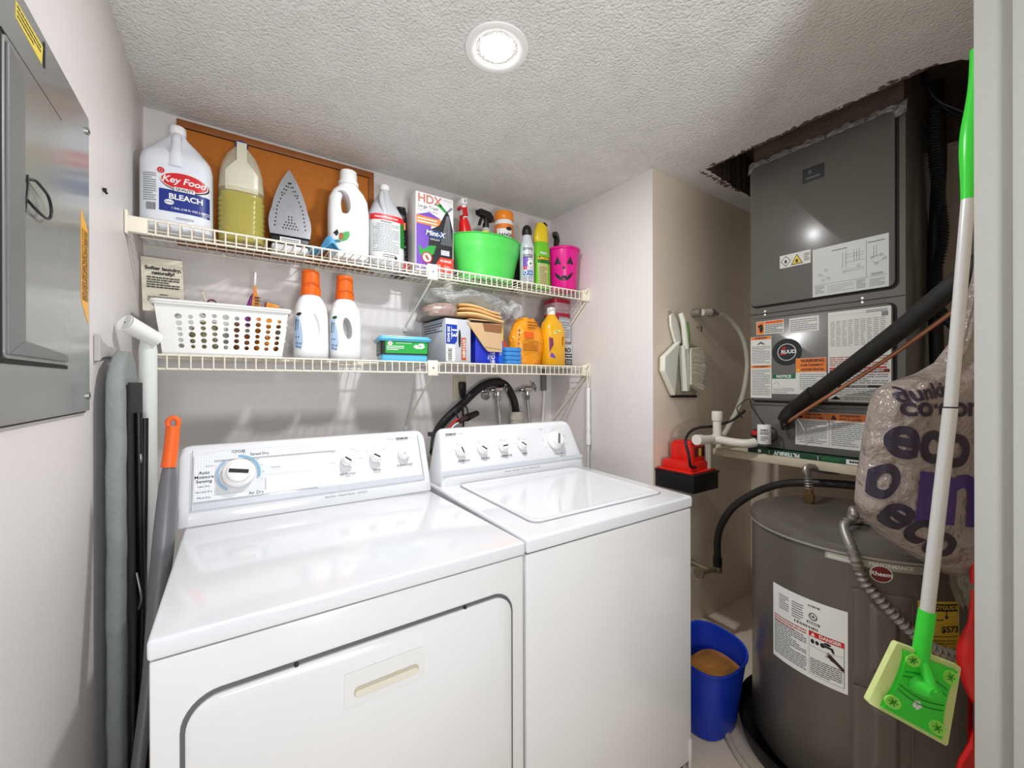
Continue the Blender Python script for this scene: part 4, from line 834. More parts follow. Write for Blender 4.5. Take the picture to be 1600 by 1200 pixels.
t = tag(MB().tube([(1.05, -.30, .98), (1.13, -.14, 1.04), (1.20, -.085, 1.10), (1.30, -.07, 1.175), (1.40, -.065, 1.255), (1.47, -.062, 1.293), (1.54, -.06, 1.305), (1.60, -.06, 1.285), (1.645, -.06, 1.225), (1.668, -.06, 1.16), (1.677, -.06, 1.06)], .022, RUB, n=18).tube([(1.535, -.087, 1.33), (1.57, -.06, 1.32)], .003, RUB, sm=1).build('drain_hose'), 'thick black washer drain hose arching down into the standpipe', 'hose')
t = tag(MB().lathe([(.026, 0), (.026, .02), (.026, .18), (.0285, .18), (.0285, .228), (.0245, .228), (.0245, .12)], M('old_pvc', (206, 202, 190), .45, var=.1, vs=20), (1.677, -.062, .90), n=28, sx=1.5, sy=1.1).build('standpipe'), 'off-white standpipe behind the washer that swallows the black hose', 'pipe')
def valve(x, label, fl):
    t = thing('water_valve', (x, -.02, 1.22), label, 'valve', 'chrome water valves on the back wall'); z = 1.262
    if fl: MB().lathe([(.034, 0), (.030, -.008), (.012, -.012)], CHR, (0, 0, 0), n=28, T=TR((x - .045, -.001, z - .030), rx=rad(-90)) @ Matrix.Rotation(pi, 4, 'X')).build('wall_flange', t)
    mb = MB().tube([(x - .045, -.004, z - .01), (x - .04, -.05, z - .005), (x - .01, -.062, z)], .012, CHR).cyl((x - .026, -.062, z), (x + .022, -.062, z), .019, CHR, n=14).cyl((x, -.062, z), (x, -.062, z - .045), .014, CHR, n=14).cyl((x, -.062, z - .036), (x, -.062, z - .062), .020, CHR, n=6, smooth=False).cyl((x + .02, -.062, z + .002), (x + .040, -.066, z + .010), .007, CHR)
    mb.build('valve_body', t)
    R_ = []; 
    for zz, k in ((0, .8), (.004, 1), (.010, 1), (.014, .8)): R_.append([Vector(((.028 + .005 * cos(6 * a)) * k * cos(a), (.028 + .005 * cos(6 * a)) * k * sin(a), zz)) for a in [2 * pi * j / 48 for j in range(48)]])
    MB().loft(R_, CHR, T=TR((x + .040, -.067, z + .011), rz=rad(-20), ry=rad(72))).build('handwheel', t)
    return t
valve(1.545, 'chrome water valve with round wall flange, left of the pair', True)
valve(1.755, 'chrome water valve without a flange, above the right supply hose', False)
def braid():
    m = bpy.data.materials.new('braided_steel'); m.use_nodes = True; N = m.node_tree.nodes; L = m.node_tree.links; p = N['Principled BSDF']; p.inputs['Metallic'].default_value = .7; p.inputs['Roughness'].default_value = .35; p.inputs['Base Color'].default_value = (.55, .55, .56, 1)
    tc = N.new('ShaderNodeTexCoord'); w = N.new('ShaderNodeTexWave'); w.wave_type = 'BANDS'; w.bands_direction = 'DIAGONAL'; w.inputs['Scale'].default_value = 160; b = N.new('ShaderNodeBump'); b.inputs['Strength'].default_value = .6; b.inputs['Distance'].default_value = .001
    L.new(tc.outputs['Object'], w.inputs['Vector']); L.new(w.outputs['Fac'], b.inputs['Height']); L.new(b.outputs[0], p.inputs['Normal']); return m
BRD = braid()
for x, lab in ((1.545, 'braided steel supply hose under the flanged left valve'), (1.755, 'braided steel supply hose under the right valve')):
    tag(MB().tube([(x, -.062, 1.203), (x + .004, -.062, 1.17), (x + .012, -.064, 1.10), (x + .012, -.075, 1.0), (x + .0, -.14, .90)], .0110, BRD, n=12).build('supply_hose'), lab, 'hose', 'braided washer supply hoses')
tag(MB().box((1.900, -.03, 1.25), (1.932, -.002, 1.385), M('grey_conduit', (120, 122, 122), .5), .004).tube([(1.922, -.015, 1.26), (1.920, -.015, 1.20), (1.912, -.015, 1.10), (1.905, -.015, .95)], .009, PLW).build('wall_cable'), 'grey and white cable running down the back wall near the right corner', 'cable')
# bundle behind washer console
t = thing('cable_bundle', (1.26, -.2, 1.05), 'dark wrapped cable end with looped wire lying behind the washer console', 'cable')
MB().cyl((1.225, -.20, 1.105), (1.30, -.16, 1.12), .014, M('dark_brown_wrap', (66, 48, 42), .6, bump=.6)).cyl((1.29, -.165, 1.118), (1.375, -.12, 1.135), .020, BLK, r2=.016).build('wrapped_end', t)
MB().tube([(1.235, -.19, 1.11), (1.22, -.18, 1.15), (1.25, -.17, 1.185), (1.29, -.165, 1.17), (1.298, -.165, 1.12)], .004, BLK).build('loop_wire', t)
MB().tube([(1.15, -.24, 1.07), (1.18, -.22, 1.10), (1.225, -.20, 1.115)], .005, REDP).build('cord', t)['label'] = 'red strap'
MB().tube([(1.15, -.235, 1.06), (1.19, -.215, 1.085), (1.23, -.195, 1.098)], .005, PLW).build('cord', t)['label'] = 'white strap'
MB().box((1.10, -.26, 1.03), (1.40, -.10, 1.05), BLK).build('duct_top', t)
# white telescopic pole against the right wall
t = thing('extension_pole', (1.965, -.36, .12), 'white telescopic pole leaning in the right corner beside the washer', 'pole')
MB().cyl((1.968, -.362, .06), (1.968, -.362, .96), .006, M('white_tube_paint', (226, 226, 228), .3), n=14).build('lower_tube', t); MB().cyl((1.968, -.362, .955), (1.968, -.362, 1.27), .0115, PLW, n=18).build('upper_tube', t)
MB().cyl((1.968, -.362, 1.03), (1.968, -.362, 1.045), .0135, PLW, n=18).cyl((1.968, -.362, 1.11), (1.968, -.362, 1.12), .013, PLW, n=18).cyl((1.968, -.362, .945), (1.968, -.362, 1.0), .014, PLW, n=18).build('collar', t)
MB().tube([(1.968, -.362, 1.27), (1.961, -.362, 1.30), (1.961, -.362, 1.36), (1.968, -.362, 1.374), (1.975, -.362, 1.36), (1.975, -.362, 1.30), (1.968, -.362, 1.27)], .003, WIRE).build('hook', t)
# ------------------------------------------------------------------ dryer
def console(x0, x1, yo, T, t, m):
    prof = [(-.566, .915), (-.694, .915), (-.694, .940), (-.690, .955), (-.682, .972), (-.627, 1.097), (-.618, 1.110), (-.605, 1.118), (-.590, 1.120), (-.574, 1.112), (-.566, 1.09)]
    R_ = []
    for x, k, dz in ((x0, .86, .020), (x0 + .004, .93, .010), (x0 + .012, .98, .003), (x0 + .026, 1, 0), (x1 - .026, 1, 0), (x1 - .012, .98, .003), (x1 - .004, .93, .010), (x1, .86, .020)):
        R_.append([Vector((x, -.63 + (y + .63) * (k if z > .93 else min(1, k + .08)), z if z < .93 else .915 + (z - .915) * (1 - dz * 3.2))) for y, z in prof])
    MB().loft(R_, m, T=T).build('console', t)
PF0 = FR((0, -.6848, .9735), (1, 0, 0), (0, .055, .125))
def knob(mb_name, t, F, a, b, r, h, ang, grip=INK, m=None, skirt=True, base=0, tab=False):
    m = m or PLW; mb = MB()
    def G(p): return F(p)
    R_ = lambda rr, c, n=32: [G((a + rr * cos(2 * pi * j / n), b + rr * sin(2 * pi * j / n), c)) for j in range(n)]
    mb.loft([R_(r, base), R_(r, base + h * .35), R_(r * .93, base + h * .5), R_(r * .74, base + h * .62), R_(r * .70, base + h), R_(r * .62, base + h * 1.06)], m)
    if tab: mb.prism(rrect(r * .45, r * .5, r * .15, cx=a + r * .55, cy=b - r * .95), base, base + h * .4, m, G)
    ca, sa = cos(ang), sin(ang)
    mb.prism([(a + ca * u - sa * v, b + sa * u + ca * v) for u, v in ((-r * .58, -r * .13), (r * .58, -r * .13), (r * .58, r * .13), (-r * .58, r * .13))], base + h * .9, base + h * 1.12, grip, G)
    return mb.build(mb_name, t, bevel=.0006)
GREYB = M('grey_console_band', (196, 200, 208), .3, var=.02)
def hatch():
    m = bpy.data.materials.new('dotted_print'); m.use_nodes = True; N = m.node_tree.nodes; L = m.node_tree.links; p = N['Principled BSDF']; p.inputs['Roughness'].default_value = .25
    tc = N.new('ShaderNodeTexCoord'); mp = N.new('ShaderNodeMapping'); mp.inputs['Scale'].default_value = (1, 1, 1.1)
    s = N.new('ShaderNodeSeparateXYZ'); L.new(tc.outputs['Object'], s.inputs[0]); out = []
    for o_ in ('X', 'Z'):
        a = N.new('ShaderNodeMath'); a.operation = 'MULTIPLY'; a.inputs[1].default_value = 160; b = N.new('ShaderNodeMath'); b.operation = 'FRACT'; c = N.new('ShaderNodeMath'); c.operation = 'LESS_THAN'; c.inputs[1].default_value = .22
        L.new(s.outputs[o_], a.inputs[0]); L.new(a.outputs[0], b.inputs[0]); L.new(b.outputs[0], c.inputs[0]); out.append(c)
    mx = N.new('ShaderNodeMath'); mx.operation = 'MAXIMUM'; L.new(out[0].outputs[0], mx.inputs[0]); L.new(out[1].outputs[0], mx.inputs[1])
    r = N.new('ShaderNodeMix'); r.data_type = 'RGBA'; r.inputs[6].default_value = (lin(236), lin(238), lin(242), 1); r.inputs[7].default_value = (lin(206), lin(212), lin(224), 1); L.new(mx.outputs[0], r.inputs[0]); L.new(r.outputs[2], p.inputs['Base Color']); return m
HAT = hatch()
t = thing('clothes_dryer', (.517, -.92, 0), 'white front-loading clothes dryer with a big dial, left of the washer', 'dryer')
MB().box((.174, -1.270, .02), (.861, -.58, .8795), APPG, .005).box((.19, -1.25, 0), (.84, -.60, .03), BLK).build('cabinet', t)
MB().box((.172, -1.276, .882), (.863, -.575, .914), APPL, .006, seg=3).build('top_panel', t)
MB().box((.178, -1.2665, .870), (.857, -.59, .886), SEAM).build('panel_gap', t)
mb = MB(); w, hgt = .604, .52; cx, cz = .519, .542
F = FR((cx, -1.270, cz), (1, 0, 0), (0, 0, 1))
MB().prism(rrect(w + .014, hgt + .014, .052, 8), 0, .0012, M('gap_grey', (96, 96, 98), .5), F).build('door_gap', t)
mb = MB()
ro = [rrect(w, hgt, .046, 8), rrect(w, hgt, .046, 8), rrect(w - .010, hgt - .010, .042, 8)]
mb.loft([[F((a, b, c)) for a, b in P_] for P_, c in zip(ro, (.0013, .006, .0095))], APPG).build('door', t)
BEIH = M('aged_handle_plastic', (222, 216, 200), .35, var=.03)
F3 = FR((.5235, -1.2797, .727), (1, 0, 0), (0, 0, 1))
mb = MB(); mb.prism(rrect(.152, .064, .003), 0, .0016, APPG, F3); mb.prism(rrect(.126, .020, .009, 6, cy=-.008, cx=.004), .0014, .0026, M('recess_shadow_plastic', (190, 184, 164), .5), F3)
mb.prism(rrect(.122, .0125, .006, 6, cy=-.0105, cx=.004), .0022, .0040, BEIH, F3)
hd = mb.build('door_handle', t)
for x in (.37, .70): MB().cyl((x, -1.2712, .8045), (x, -1.2765, .8045), .0035, INK, n=10).build('door_screw', t)
console(.158, .868, 0, None, t, APPL)
F = PF0; mb = MB()
mb.rect(F, .186, -.0185, .842, -.002, GREYB, .0006)
mb.rect(F, .190, .004, .50, .015, HAT, .0004); mb.rect(F, .190, .015, .235, .135, HAT, .0004); mb.rect(F, .36, .015, .50, .055, HAT, .0004); mb.rect(F, .235, .115, .56, .140, HAT, .0004)
mb.ring(F, .293, .071, .047, .054, M('pale_blue_band', (120, 168, 196), .35), .0008, 40, t0=-.05, t1=.25); mb.ring(F, .293, .071, .047, .054, M('mid_blue_band', (150, 178, 204), .35), .0008, 40, t0=.36, t1=.66)
mb.text('CYCLES', .0095, F, INK, .293, .136, .001, bold=.02); mb.text('Timed Dry', .011, F, INK, .345, .124, .001, bold=.01); mb.text('Auto', .012, F, INK, .213, .082, .001, bold=.01); mb.text('Moisture', .012, F, INK, .213, .070, .001, bold=.01); mb.text('Sensing', .012, F, INK, .213, .058, .001, bold=.01); mb.text('Air Dry', .012, F, INK, .335, .010, .001, bold=.01)
for tx, a, b in (('Less Dry', .213, .044), ('Normal Dry', .213, .029), ('More Dry', .213, .013)): mb.text(tx, .0075, F, INK, a, b, .001)
mb.text('Touch Up', .006, F, INK, .385, .079, .001); mb.text('Optimum', .005, F, INKG, .225, .10, .001)
for i, n_ in enumerate(('70', '60', '50', '40', '30', '20', '10')): q = rad(98 - i * 20); mb.text(n_, .0055, F, INKG, .293 + .060 * cos(q), .071 + .060 * sin(q), .001)
for a, b, tx, s2 in ((.588, .032, 'END OF CYCLE', .007), (.683, .034, 'SIGNAL', .008), (.78, .040, 'PUSH to START', .0085)): mb.text(tx, s2, F, INK, a, b, .001, bold=.015)
for a, b, tx in ((.548, .107, 'Auto'), (.545, .073, 'Delicate'), (.613, .112, 'Normal'), (.625, .104, 'Casual'), (.632, .08, 'Cotton'), (.656, .103, 'Off'), (.683, .118, 'Low'), (.712, .104, 'High'), (.588, .024, 'AUTO'), (.683, .026, 'VOLUME')): mb.text(tx, .0052, F, INKG, a, b, .001)
mb.text('KENMORE', .0095, F, INK, .783, .137, .001, bold=.04); mb.text('800 SERIES', .006, F, INKG, .742, .137, .001)
FL = FR((0, -.6945, .915), (1, 0, 0), (0, 0, 1)); mb.text('Heavy Duty  •  King Size Capacity  •  Auto Dry II', .0065, FL, INK, .58, .028, .0008)
for x in (.186, .842): mb.tube([F((x, -.018, .0006)), F((x, .148, .0006))], .0009, INKG, sm=1, n=4)
mb.build('control_graphics', t)
knob('timer_knob', t, F, .293, .071, .041, .028, rad(-10)); knob('selector_knob', t, F, .590, .077, .0195, .020, rad(-38), tab=True); knob('selector_knob', t, F, .683, .079, .0195, .020, rad(-32), tab=True)
mb = MB(); R_ = lambda rr, c: [F((.781 + rr * cos(2 * pi * j / 32), .079 + rr * sin(2 * pi * j / 32), c)) for j in range(32)]
mb.loft([R_(.0205, .0), R_(.0205, .007), R_(.0195, .009), R_(.0165, .010), R_(.0165, .0145), R_(.015, .016)], PLW); Fk = lambda p: F((p[0] + .781, p[1] + .079, p[2])); mb.prism([(0, .006), (.006, 0), (0, -.006), (-.006, 0)], .0155, .0168, INK, Fk).prism([(0, .0045), (.0045, 0), (0, -.0045), (-.0045, 0)], .0160, .0172, PLW, Fk).build('start_button', t)

# ------------------------------------------------------------------ washer
def WT(p):
    k = max(0, (p[1] + 1.27) / .67); return Vector((p[0] + k * (.028 + .034 * (p[0] - .868) / .69), p[1], p[2]))
t = thing('washing_machine', (1.22, -.92, 0), 'white top-loading washing machine with five knobs, right of the dryer', 'washer')
mb = MB(); mb.box((.870, -1.268, .03), (1.556, -.58, .8765), APPG, .007, WT, seg=3).box((.89, -1.25, 0), (1.53, -.60, .04), BLK, T=WT); mb.build('cabinet', t)
MB().box((.868, -1.273, .879), (1.558, -.575, .917), APPL, .009, WT, seg=4).build('top_panel', t)
MB().box((.876, -1.2635, .866), (1.550, -.59, .884), SEAM, T=WT).build('panel_gap', t)
MB().box((1.540, -1.270, 0), (1.556, -1.262, .10), APPG, .003, WT).build('base_corner', t)
P1 = lambda w_, h_, r_, c: [WT((1.222 + a, -.948 + b, c)) for a, b in rrect(w_, h_, r_, 8)]
MB().loft([P1(.560, .500, .030, .9172), P1(.560, .500, .030, .9185), P1(.556, .496, .030, .9185)], M('lid_gap', (150, 152, 158), .5)).build('lid_gap', t)
LT = lambda p: WT(p)
MB().loft([P1(.552, .492, .030, .9175), P1(.552, .492, .030, .9215), P1(.540, .480, .026, .9235), P1(.52, .46, .024, .9225), P1(.50, .44, .02, .9215)], APPL).build('lid', t)
def CT(p): k = (p[2] - .915) / .2; x = p[0]; return Vector((x + .03 * k * (1 if x < 1.26 else -1) * min(1, abs(x - 1.26) / .3), p[1], p[2]))
console(.906, 1.618, 0, CT, t, APPL)
F = lambda p: PF0((p[0], p[1], p[2])); mb = MB()
mb.rect(F, .915, -.0185, 1.608, -.003, GREYB, .0006)
for a, tx in ((1.005, 'WATER LEVEL'), (1.100, 'SOIL LEVEL'), (1.198, 'TEMPERATURE'), (1.291, 'SPEED')): mb.text(tx, .0085, F, INK, a + .005, .030, .001, bold=.015); mb.text('SELECT', .0045, F, INKG, a + .005, .021, .001)
for i, a in enumerate((1.003, 1.098, 1.196, 1.289)):
    for k in range(5 if i == 2 else 3):
        q = rad(165 - k * (36 if i == 2 else 60)); mb.text(('Min', 'Med', 'Max', 'Low', 'High')[k], .0055, F, INKG, a + .030 * cos(q), .070 + .030 * sin(q), .001); mb.disc(F, a + .0215 * cos(q), .07 + .0215 * sin(q), .0012, INK, .001, 8)
mb.text('KENMORE', .0095, F, INK, .975, .138, .001, bold=.04); mb.text('80 SERIES', .006, F, INKG, 1.015, .138, .001)
for i, n_ in enumerate(('Normal', 'Heavy', 'Casual', 'Delicate', 'Rinse', 'Spin', 'Off', 'Soak')): q = rad(20 - i * 42); mb.text(n_, .0055, F, INKG, 1.473 + .064 * cos(q), .073 + .052 * sin(q), .001)
mb.text('NORMAL  •  RINSE', .0065, F, INK, 1.475, .012, .001, bold=.01); mb.text('CYCLES', .006, F, INK, 1.410, .130, .001)
for k in range(24): q = 2 * pi * k / 24; mb.disc(F, 1.473 + .0445 * cos(q), .073 + .0445 * sin(q), .0009, INK, .001, 6)
mb.text('Heavy Duty  •  Super Capacity  •  Quiet Pak  •  Self-Cleaning Lint Filter', .0062, FL, INK, 1.27, .028, .0008)
mb.build('control_graphics', t)
for a, an in ((1.003, rad(105)), (1.098, rad(-38)), (1.196, rad(5)), (1.289, rad(-40))): knob('selector_knob', t, F, a, .068, .0205, .021, an, tab=True)
knob('timer_dial', t, F, 1.473, .073, .041, .032, rad(70), grip=M('knob_grey', (110, 110, 114), .4))

# ------------------------------------------------------------------ left wall: ironing board, bracket, white post, broom
t = thing('ironing_board', (.035, -.57, 0), 'ironing board in a grey cover hanging edge-on against the left wall', 'ironing board')
COV = M('grey_cover_cloth', (138, 144, 142), .85, var=.12, vs=30, bump=.7, bs=60, bd=.004)
def bsec(z):
    k = 1 if z < 1.25 else max(0.02, 1 - ((z - 1.25) / .135) ** 2) ** .5
    wv = .0007 * sin(z * 23) + .0006 * sin(z * 51)
    return [Vector((.037 + .0195 * math.copysign(abs(cos(a)) ** .5, cos(a)) * (.55 + .45 * k) + wv, -.585 + (.118 * k) * math.copysign(abs(sin(a)) ** .35, sin(a)), z)) for a in [2 * pi * j / 28 for j in range(28)]]
MB().loft([bsec(.10 + 1.283 * i / 60) for i in range(61)], COV).build('cover', t)
MB().box((.059, -.67, .25), (.064, -.50, 1.30), M('mesh_black', (20, 20, 22), .6)).build('mesh_underside', t)
MB().tube([(.072, -.62, 1.22), (.072, -.60, .9), (.074, -.56, .5), (.074, -.52, .18)], .008, BLK, n=10).build('leg', t)
MB().tube([(.074, -.54, 1.2), (.074, -.56, .9), (.072, -.60, .5), (.072, -.64, .18)], .008, BLK, n=10).build('leg', t)
MB().tube([(.068, -.60, 1.14), (.076, -.62, 1.10), (.070, -.60, 1.06)], .003, STEEL).build('latch_wire', t)
MB().tube([(.068, -.63, .80), (.078, -.64, .74), (.070, -.62, .70)], .003, STEEL).build('latch_wire', t)
t = tag(MB().prism([(-.690, 1.352), (-.66, 1.362), (-.60, 1.368), (-.52, 1.362), (-.52, 1.398), (-.60, 1.394), (-.66, 1.402), (-.690, 1.418)], .0005, .012, M('grey_bracket', (176, 174, 172), .5), FR((0, 0, 0), (0, 1, 0), (0, 0, 1))).build('wall_bracket', bevel=.002), 'light grey plastic bracket on the left wall over the ironing board', 'bracket')
t = thing('white_post', (.066, -.42, 0), 'tall white tube standing in the left back corner with a fat round end cap', 'pole')
MB().lathe([(.021, 0), (.021, .9), (.022, 1.40), (.018, 1.43)], M('white_tube', (222, 226, 222), .35, var=.02), (.066, -.42, .0), n=28).build('tube', t)
MB().cyl((.028, -.50, 1.470), (.084, -.43, 1.432), .0245, PLW, r2=.023, n=32).cyl((.027, -.501, 1.4707), (.029, -.4995, 1.4697), .0225, M('cap_face', (206, 208, 208), .4), n=32).build('end_cap', t)
MB().tube([(.028, -.50, 1.4695), (.0265, -.502, 1.4708)], .002, INK, sm=1, n=8).build('cap_dimple', t)
t = thing('broom', (.12, -.85, .02), 'broom with grey shaft and orange grip squeezed between wall and dryer', 'broom')
GS = M('grey_shaft', (112, 112, 116), .35, .2, var=.05)
pts = [(.149, -.762, 1.095), (.140, -.800, .90), (.12, -.88, .60), (.10, -.95, .35), (.085, -1.0, .12)]
MB().tube(pts, lambda q: .0125 + .009 * sin(pi * min(1, q * 2.2)) - .002 * max(0, q - .5), GS, n=16).build('shaft', t)
og = MB().tube([(.1475, -.765, 1.090), (.152, -.757, 1.14), (.1555, -.752, 1.19)], lambda q: .0150 - .001 * q, M('orange_grip', (236, 100, 28), .45, bump=.3, bs=90), n=18)
og.tube([(.1555 + .0105 * cos(q) * 1.0 + 0, -.752, 1.199 + .0125 * sin(q)) for q in [rad(-40 + 260 * j / 14) for j in range(15)]], .0058, M('orange_grip'), sm=1, n=10).build('grip', t)
MB().secs([(0, .075, -1.02, .045, .13, 4), (.10, .078, -1.02, .040, .12, 4), (.14, .083, -1.01, .022, .06, 3)], M('grey_bristle', (60, 58, 56), .9, bump=.8), n=28).build('bristle_head', t)
# ------------------------------------------------------------------ alcove: brush set, tap, pump, pipes
t = thing('dustpan_set', (2.19, JY, 1.22), 'white hand brush clipped into a dustpan, hanging on the alcove wall', 'dustpan')
F = FR((0, -.800, 0), (1, 0, 0), (0, 0, 1)); PANW = M('offwhite_plastic', (222, 222, 210), .35, var=.04); PANT = M('taupe_pan', (168, 160, 140), .5, var=.1, vs=15)
out = [(2.110, 1.232), (2.325, 1.228), (2.362, 1.285), (2.340, 1.49), (2.175, 1.53), (2.150, 1.50), (2.025, 1.425), (2.022, 1.355)]
MB().prism(out, -.004, .004, PANT, F).build('pan', t, bevel=.003)
MB().prism([(2.022, 1.355), (2.025, 1.425), (2.150, 1.508), (2.130, 1.40), (2.108, 1.232)], .0, .030, PANW, F).prism([(2.105, 1.222), (2.330, 1.218), (2.326, 1.232), (2.106, 1.236)], 0, .012, INK, F).build('pan_side', t, bevel=.005)
MB().prism([(2.135, 1.50), (2.185, 1.50), (2.185, 1.53), (2.150, 1.62), (2.118, 1.648), (2.095, 1.635), (2.100, 1.58)], .0, .014, PANW, F).build('pan_handle', t, bevel=.004)
MB().prism([(2.160, 1.485), (2.205, 1.475), (2.205, 1.26), (2.185, 1.255)], .012, .045, PANW, F).tube([(2.185, -.838, 1.47), (2.172, -.842, 1.53), (2.152, -.846, 1.60), (2.138, -.840, 1.645)], lambda q: .016 - .003 * q, PANW, n=14).build('brush_handle', t)
MB().tube([(2.186, -.853, 1.50), (2.172, -.860, 1.55), (2.156, -.862, 1.60)], .007, M('green_grip', (84, 130, 60), .4)).build('grip_insert', t)
BR = M('bristle_white', (214, 208, 192), .7, var=.15, vs=40); mb = MB(); R = random.Random(2)
for i in range(27):
    zz = 1.292 + i * .0068; i = i * .66
    for j in range(4):
        y_ = -.818 - j * .012; L_ = .120 - .02 * abs(i - 9) / 9 + R.uniform(-.006, .006); sg = (i - 9) * .0004
        mb.tube([(2.200, y_, zz), (2.200 + L_ * .5, y_ + R.uniform(-.003, .003), zz + sg * 2 - .004), (2.200 + L_, y_ + R.uniform(-.006, .006), zz + sg * 5 - .012)], lambda q: .0045 + .0022 * q, BR, n=6, sm=2)
tag(mb.build('bristles', t), None, kind='stuff')
MB().tube([(2.108, -.79, 1.655), (2.108, -.812, 1.655), (2.112, -.815, 1.642)], .003, STEEL).build('wall_hook', t)
t = thing('wall_tap', (2.42, JY, 1.66), 'small white and steel pipe stub with a clear hose on the alcove wall', 'tap')
MB().cyl((2.325, -.790, 1.668), (2.325, -.835, 1.668), .022, M('rough_metal', (150, 146, 134), .5, .5, bump=.8), n=10).cyl((2.330, -.835, 1.668), (2.39, -.84, 1.672), .018, M('tape_white', (214, 210, 200), .5, bump=.6), n=14).cyl((2.39, -.84, 1.672), (2.425, -.84, 1.672), .023, STEEL, n=14).cyl((2.425, -.84, 1.672), (2.47, -.842, 1.670), .014, STEEL, n=12).build('fitting', t)
CH = M('cloudy_hose', (206, 204, 186), .3, var=.06)
MB().tube([(2.46, -.842, 1.670), (2.53, -.85, 1.662), (2.61, -.87, 1.61), (2.66, -.89, 1.52), (2.67, -.90, 1.40), (2.62, -.91, 1.27), (2.54, -.92, 1.17), (2.44, -.92, 1.07), (2.36, -.92, 1.0), (2.28, -.94, .93)], .0135, CH, n=16, sm=8).build('clear_hose', t)
MB().tube([(2.36, -.815, 1.60), (2.362, -.815, 1.57)], .003, INK, sm=1).cyl((2.36, -.787, 1.60), (2.36, -.812, 1.60), .005, STEEL).build('nail', t)
# condensate pump
t = thing('condensate_pump', (2.10, -.89, .79), 'red-topped condensate pump in a black tank on the alcove wall', 'pump')
MB().box((2.002, -.995, .792), (2.205, -.789, .872), M('black_tank', (20, 20, 22), .35), .004).box((1.998, -.999, .868), (2.209, -.788, .878), BLK, .003).build('tank', t)
RP = M('pump_red', (216, 34, 24), .4, var=.04)
MB().box((2.004, -.985, .878), (2.200, -.795, .886), RP, .003).box((2.030, -.965, .885), (2.190, -.81, .925), RP, .006).box((2.075, -.945, .92), (2.180, -.82, 1.005), RP, .012).box((2.085, -.935, 1.0), (2.170, -.83, 1.015), RP, .006).build('motor_cover', t)
mb = MB()
for i in range(6): mb.box((2.088 + i * .0145, -.9475, .945), (2.095 + i * .0145, -.944, .992), INK)
mb.build('vent_slots', t)
for o in ALLO[-1:]: o['kind'] = 'stuff'
del ALLO[-1]['kind']
MB().box((2.118, -.9482, .948), (2.138, -.9446, .985), M('copper_coil', (240, 190, 70), .4)).build('motor_coil', t)
t = tag(MB().tube([(2.06, -.965, .905), (2.01, -.975, .915), (1.995, -.975, .97), (2.01, -.95, 1.03), (2.08, -.93, 1.065), (2.16, -.93, 1.08), (2.23, -.96, 1.085), (2.28, -1.02, 1.115), (2.296, -1.075, 1.165)], .0065, BLK, n=12).build('pump_cord'), 'black cord looping from the red pump up to the air handler', 'cord')
PVC = M('pvc_white', (222, 219, 208), .35, var=.06, vs=15)
t = thing('drain_pipe', (2.2, -.99, .88), 'white plastic drain pipe with capped upright, over the red pump', 'pipe')
MB().tube([(2.07, -.975, 1.032), (2.16, -.975, 1.028), (2.20, -.985, 1.026), (2.20, -1.06, 1.021), (2.21, -1.12, 1.020), (2.235, -1.150, 1.028)], .0195, PVC, n=20, sm=4).cyl((2.055, -.975, 1.033), (2.095, -.975, 1.031), .024, PVC, n=20).cyl((2.19, -.98, 1.026), (2.25, -.985, 1.024), .024, PVC, n=20).build('elbow_run', t)
MB().cyl((2.212, -.985, 1.03), (2.212, -.985, 1.12), .0195, PVC, n=20).build('standing_tee', t); MB().lathe([(.0235, 1.115), (.0245, 1.12), (.0245, 1.155), (.022, 1.16)], PVC, (2.212, -.985, 0), n=24).build('pipe_cap', t)
MB().cyl((2.175, -.96, 1.02), (2.175, -.96, .872), .013, PVC, n=18).build('drop_pipe', t)
MB().tube([(2.12, -.985, 1.01), (2.125, -.985, .93)], .004, CH, sm=1).build('thin_tube', t)
t = thing('float_switch', (2.235, -1.187, 1.02), 'small white printed cylinder beside the drain pipe on the filter rack', 'switch')
MB().lathe([(.026, 0), (.027, .002), (.027, .082), (.025, .085)], PLW, (2.235, -1.187, 1.0255), n=32).build('switch_body', t)
F = CW(2.235, -1.187, .0271, 1.0255, 205); MB().text('SAFE-T', .010, F, INK, 0, .062, .0008, bold=.04).text('SWITCH', .009, F, INK, 0, .046, .0008, bold=.04).print_lines(F, -.014, .015, .014, .036, 3, INK, c=.0008).rect(F, -.018, .053, .018, .055, INK, .0008, 6).build('switch_print', t)
MB().tube([(2.235, -1.187, 1.11), (2.225, -1.17, 1.14), (2.26, -1.12, 1.19), (2.28, -1.10, 1.22), (2.25, -1.06, 1.18), (2.26, -1.08, 1.13)], .0025, BLK).build('sensor_wire', t)
MB().tube([(2.26, -1.20, 1.10), (2.255, -1.225, 1.085), (2.25, -1.228, 1.05), (2.255, -1.20, 1.03)], .004, BLK).build('loop_wire', t)
tag(MB().cyl((2.285, -1.123, 1.06), (2.292, -1.125, 1.06), .020, BLK, n=18).cyl((2.280, -1.123, 1.065), (2.286, -1.123, 1.065), .012, RED, n=16).build('round_grommet'), 'small black and red round knob beside the white switch cylinder', 'knob')
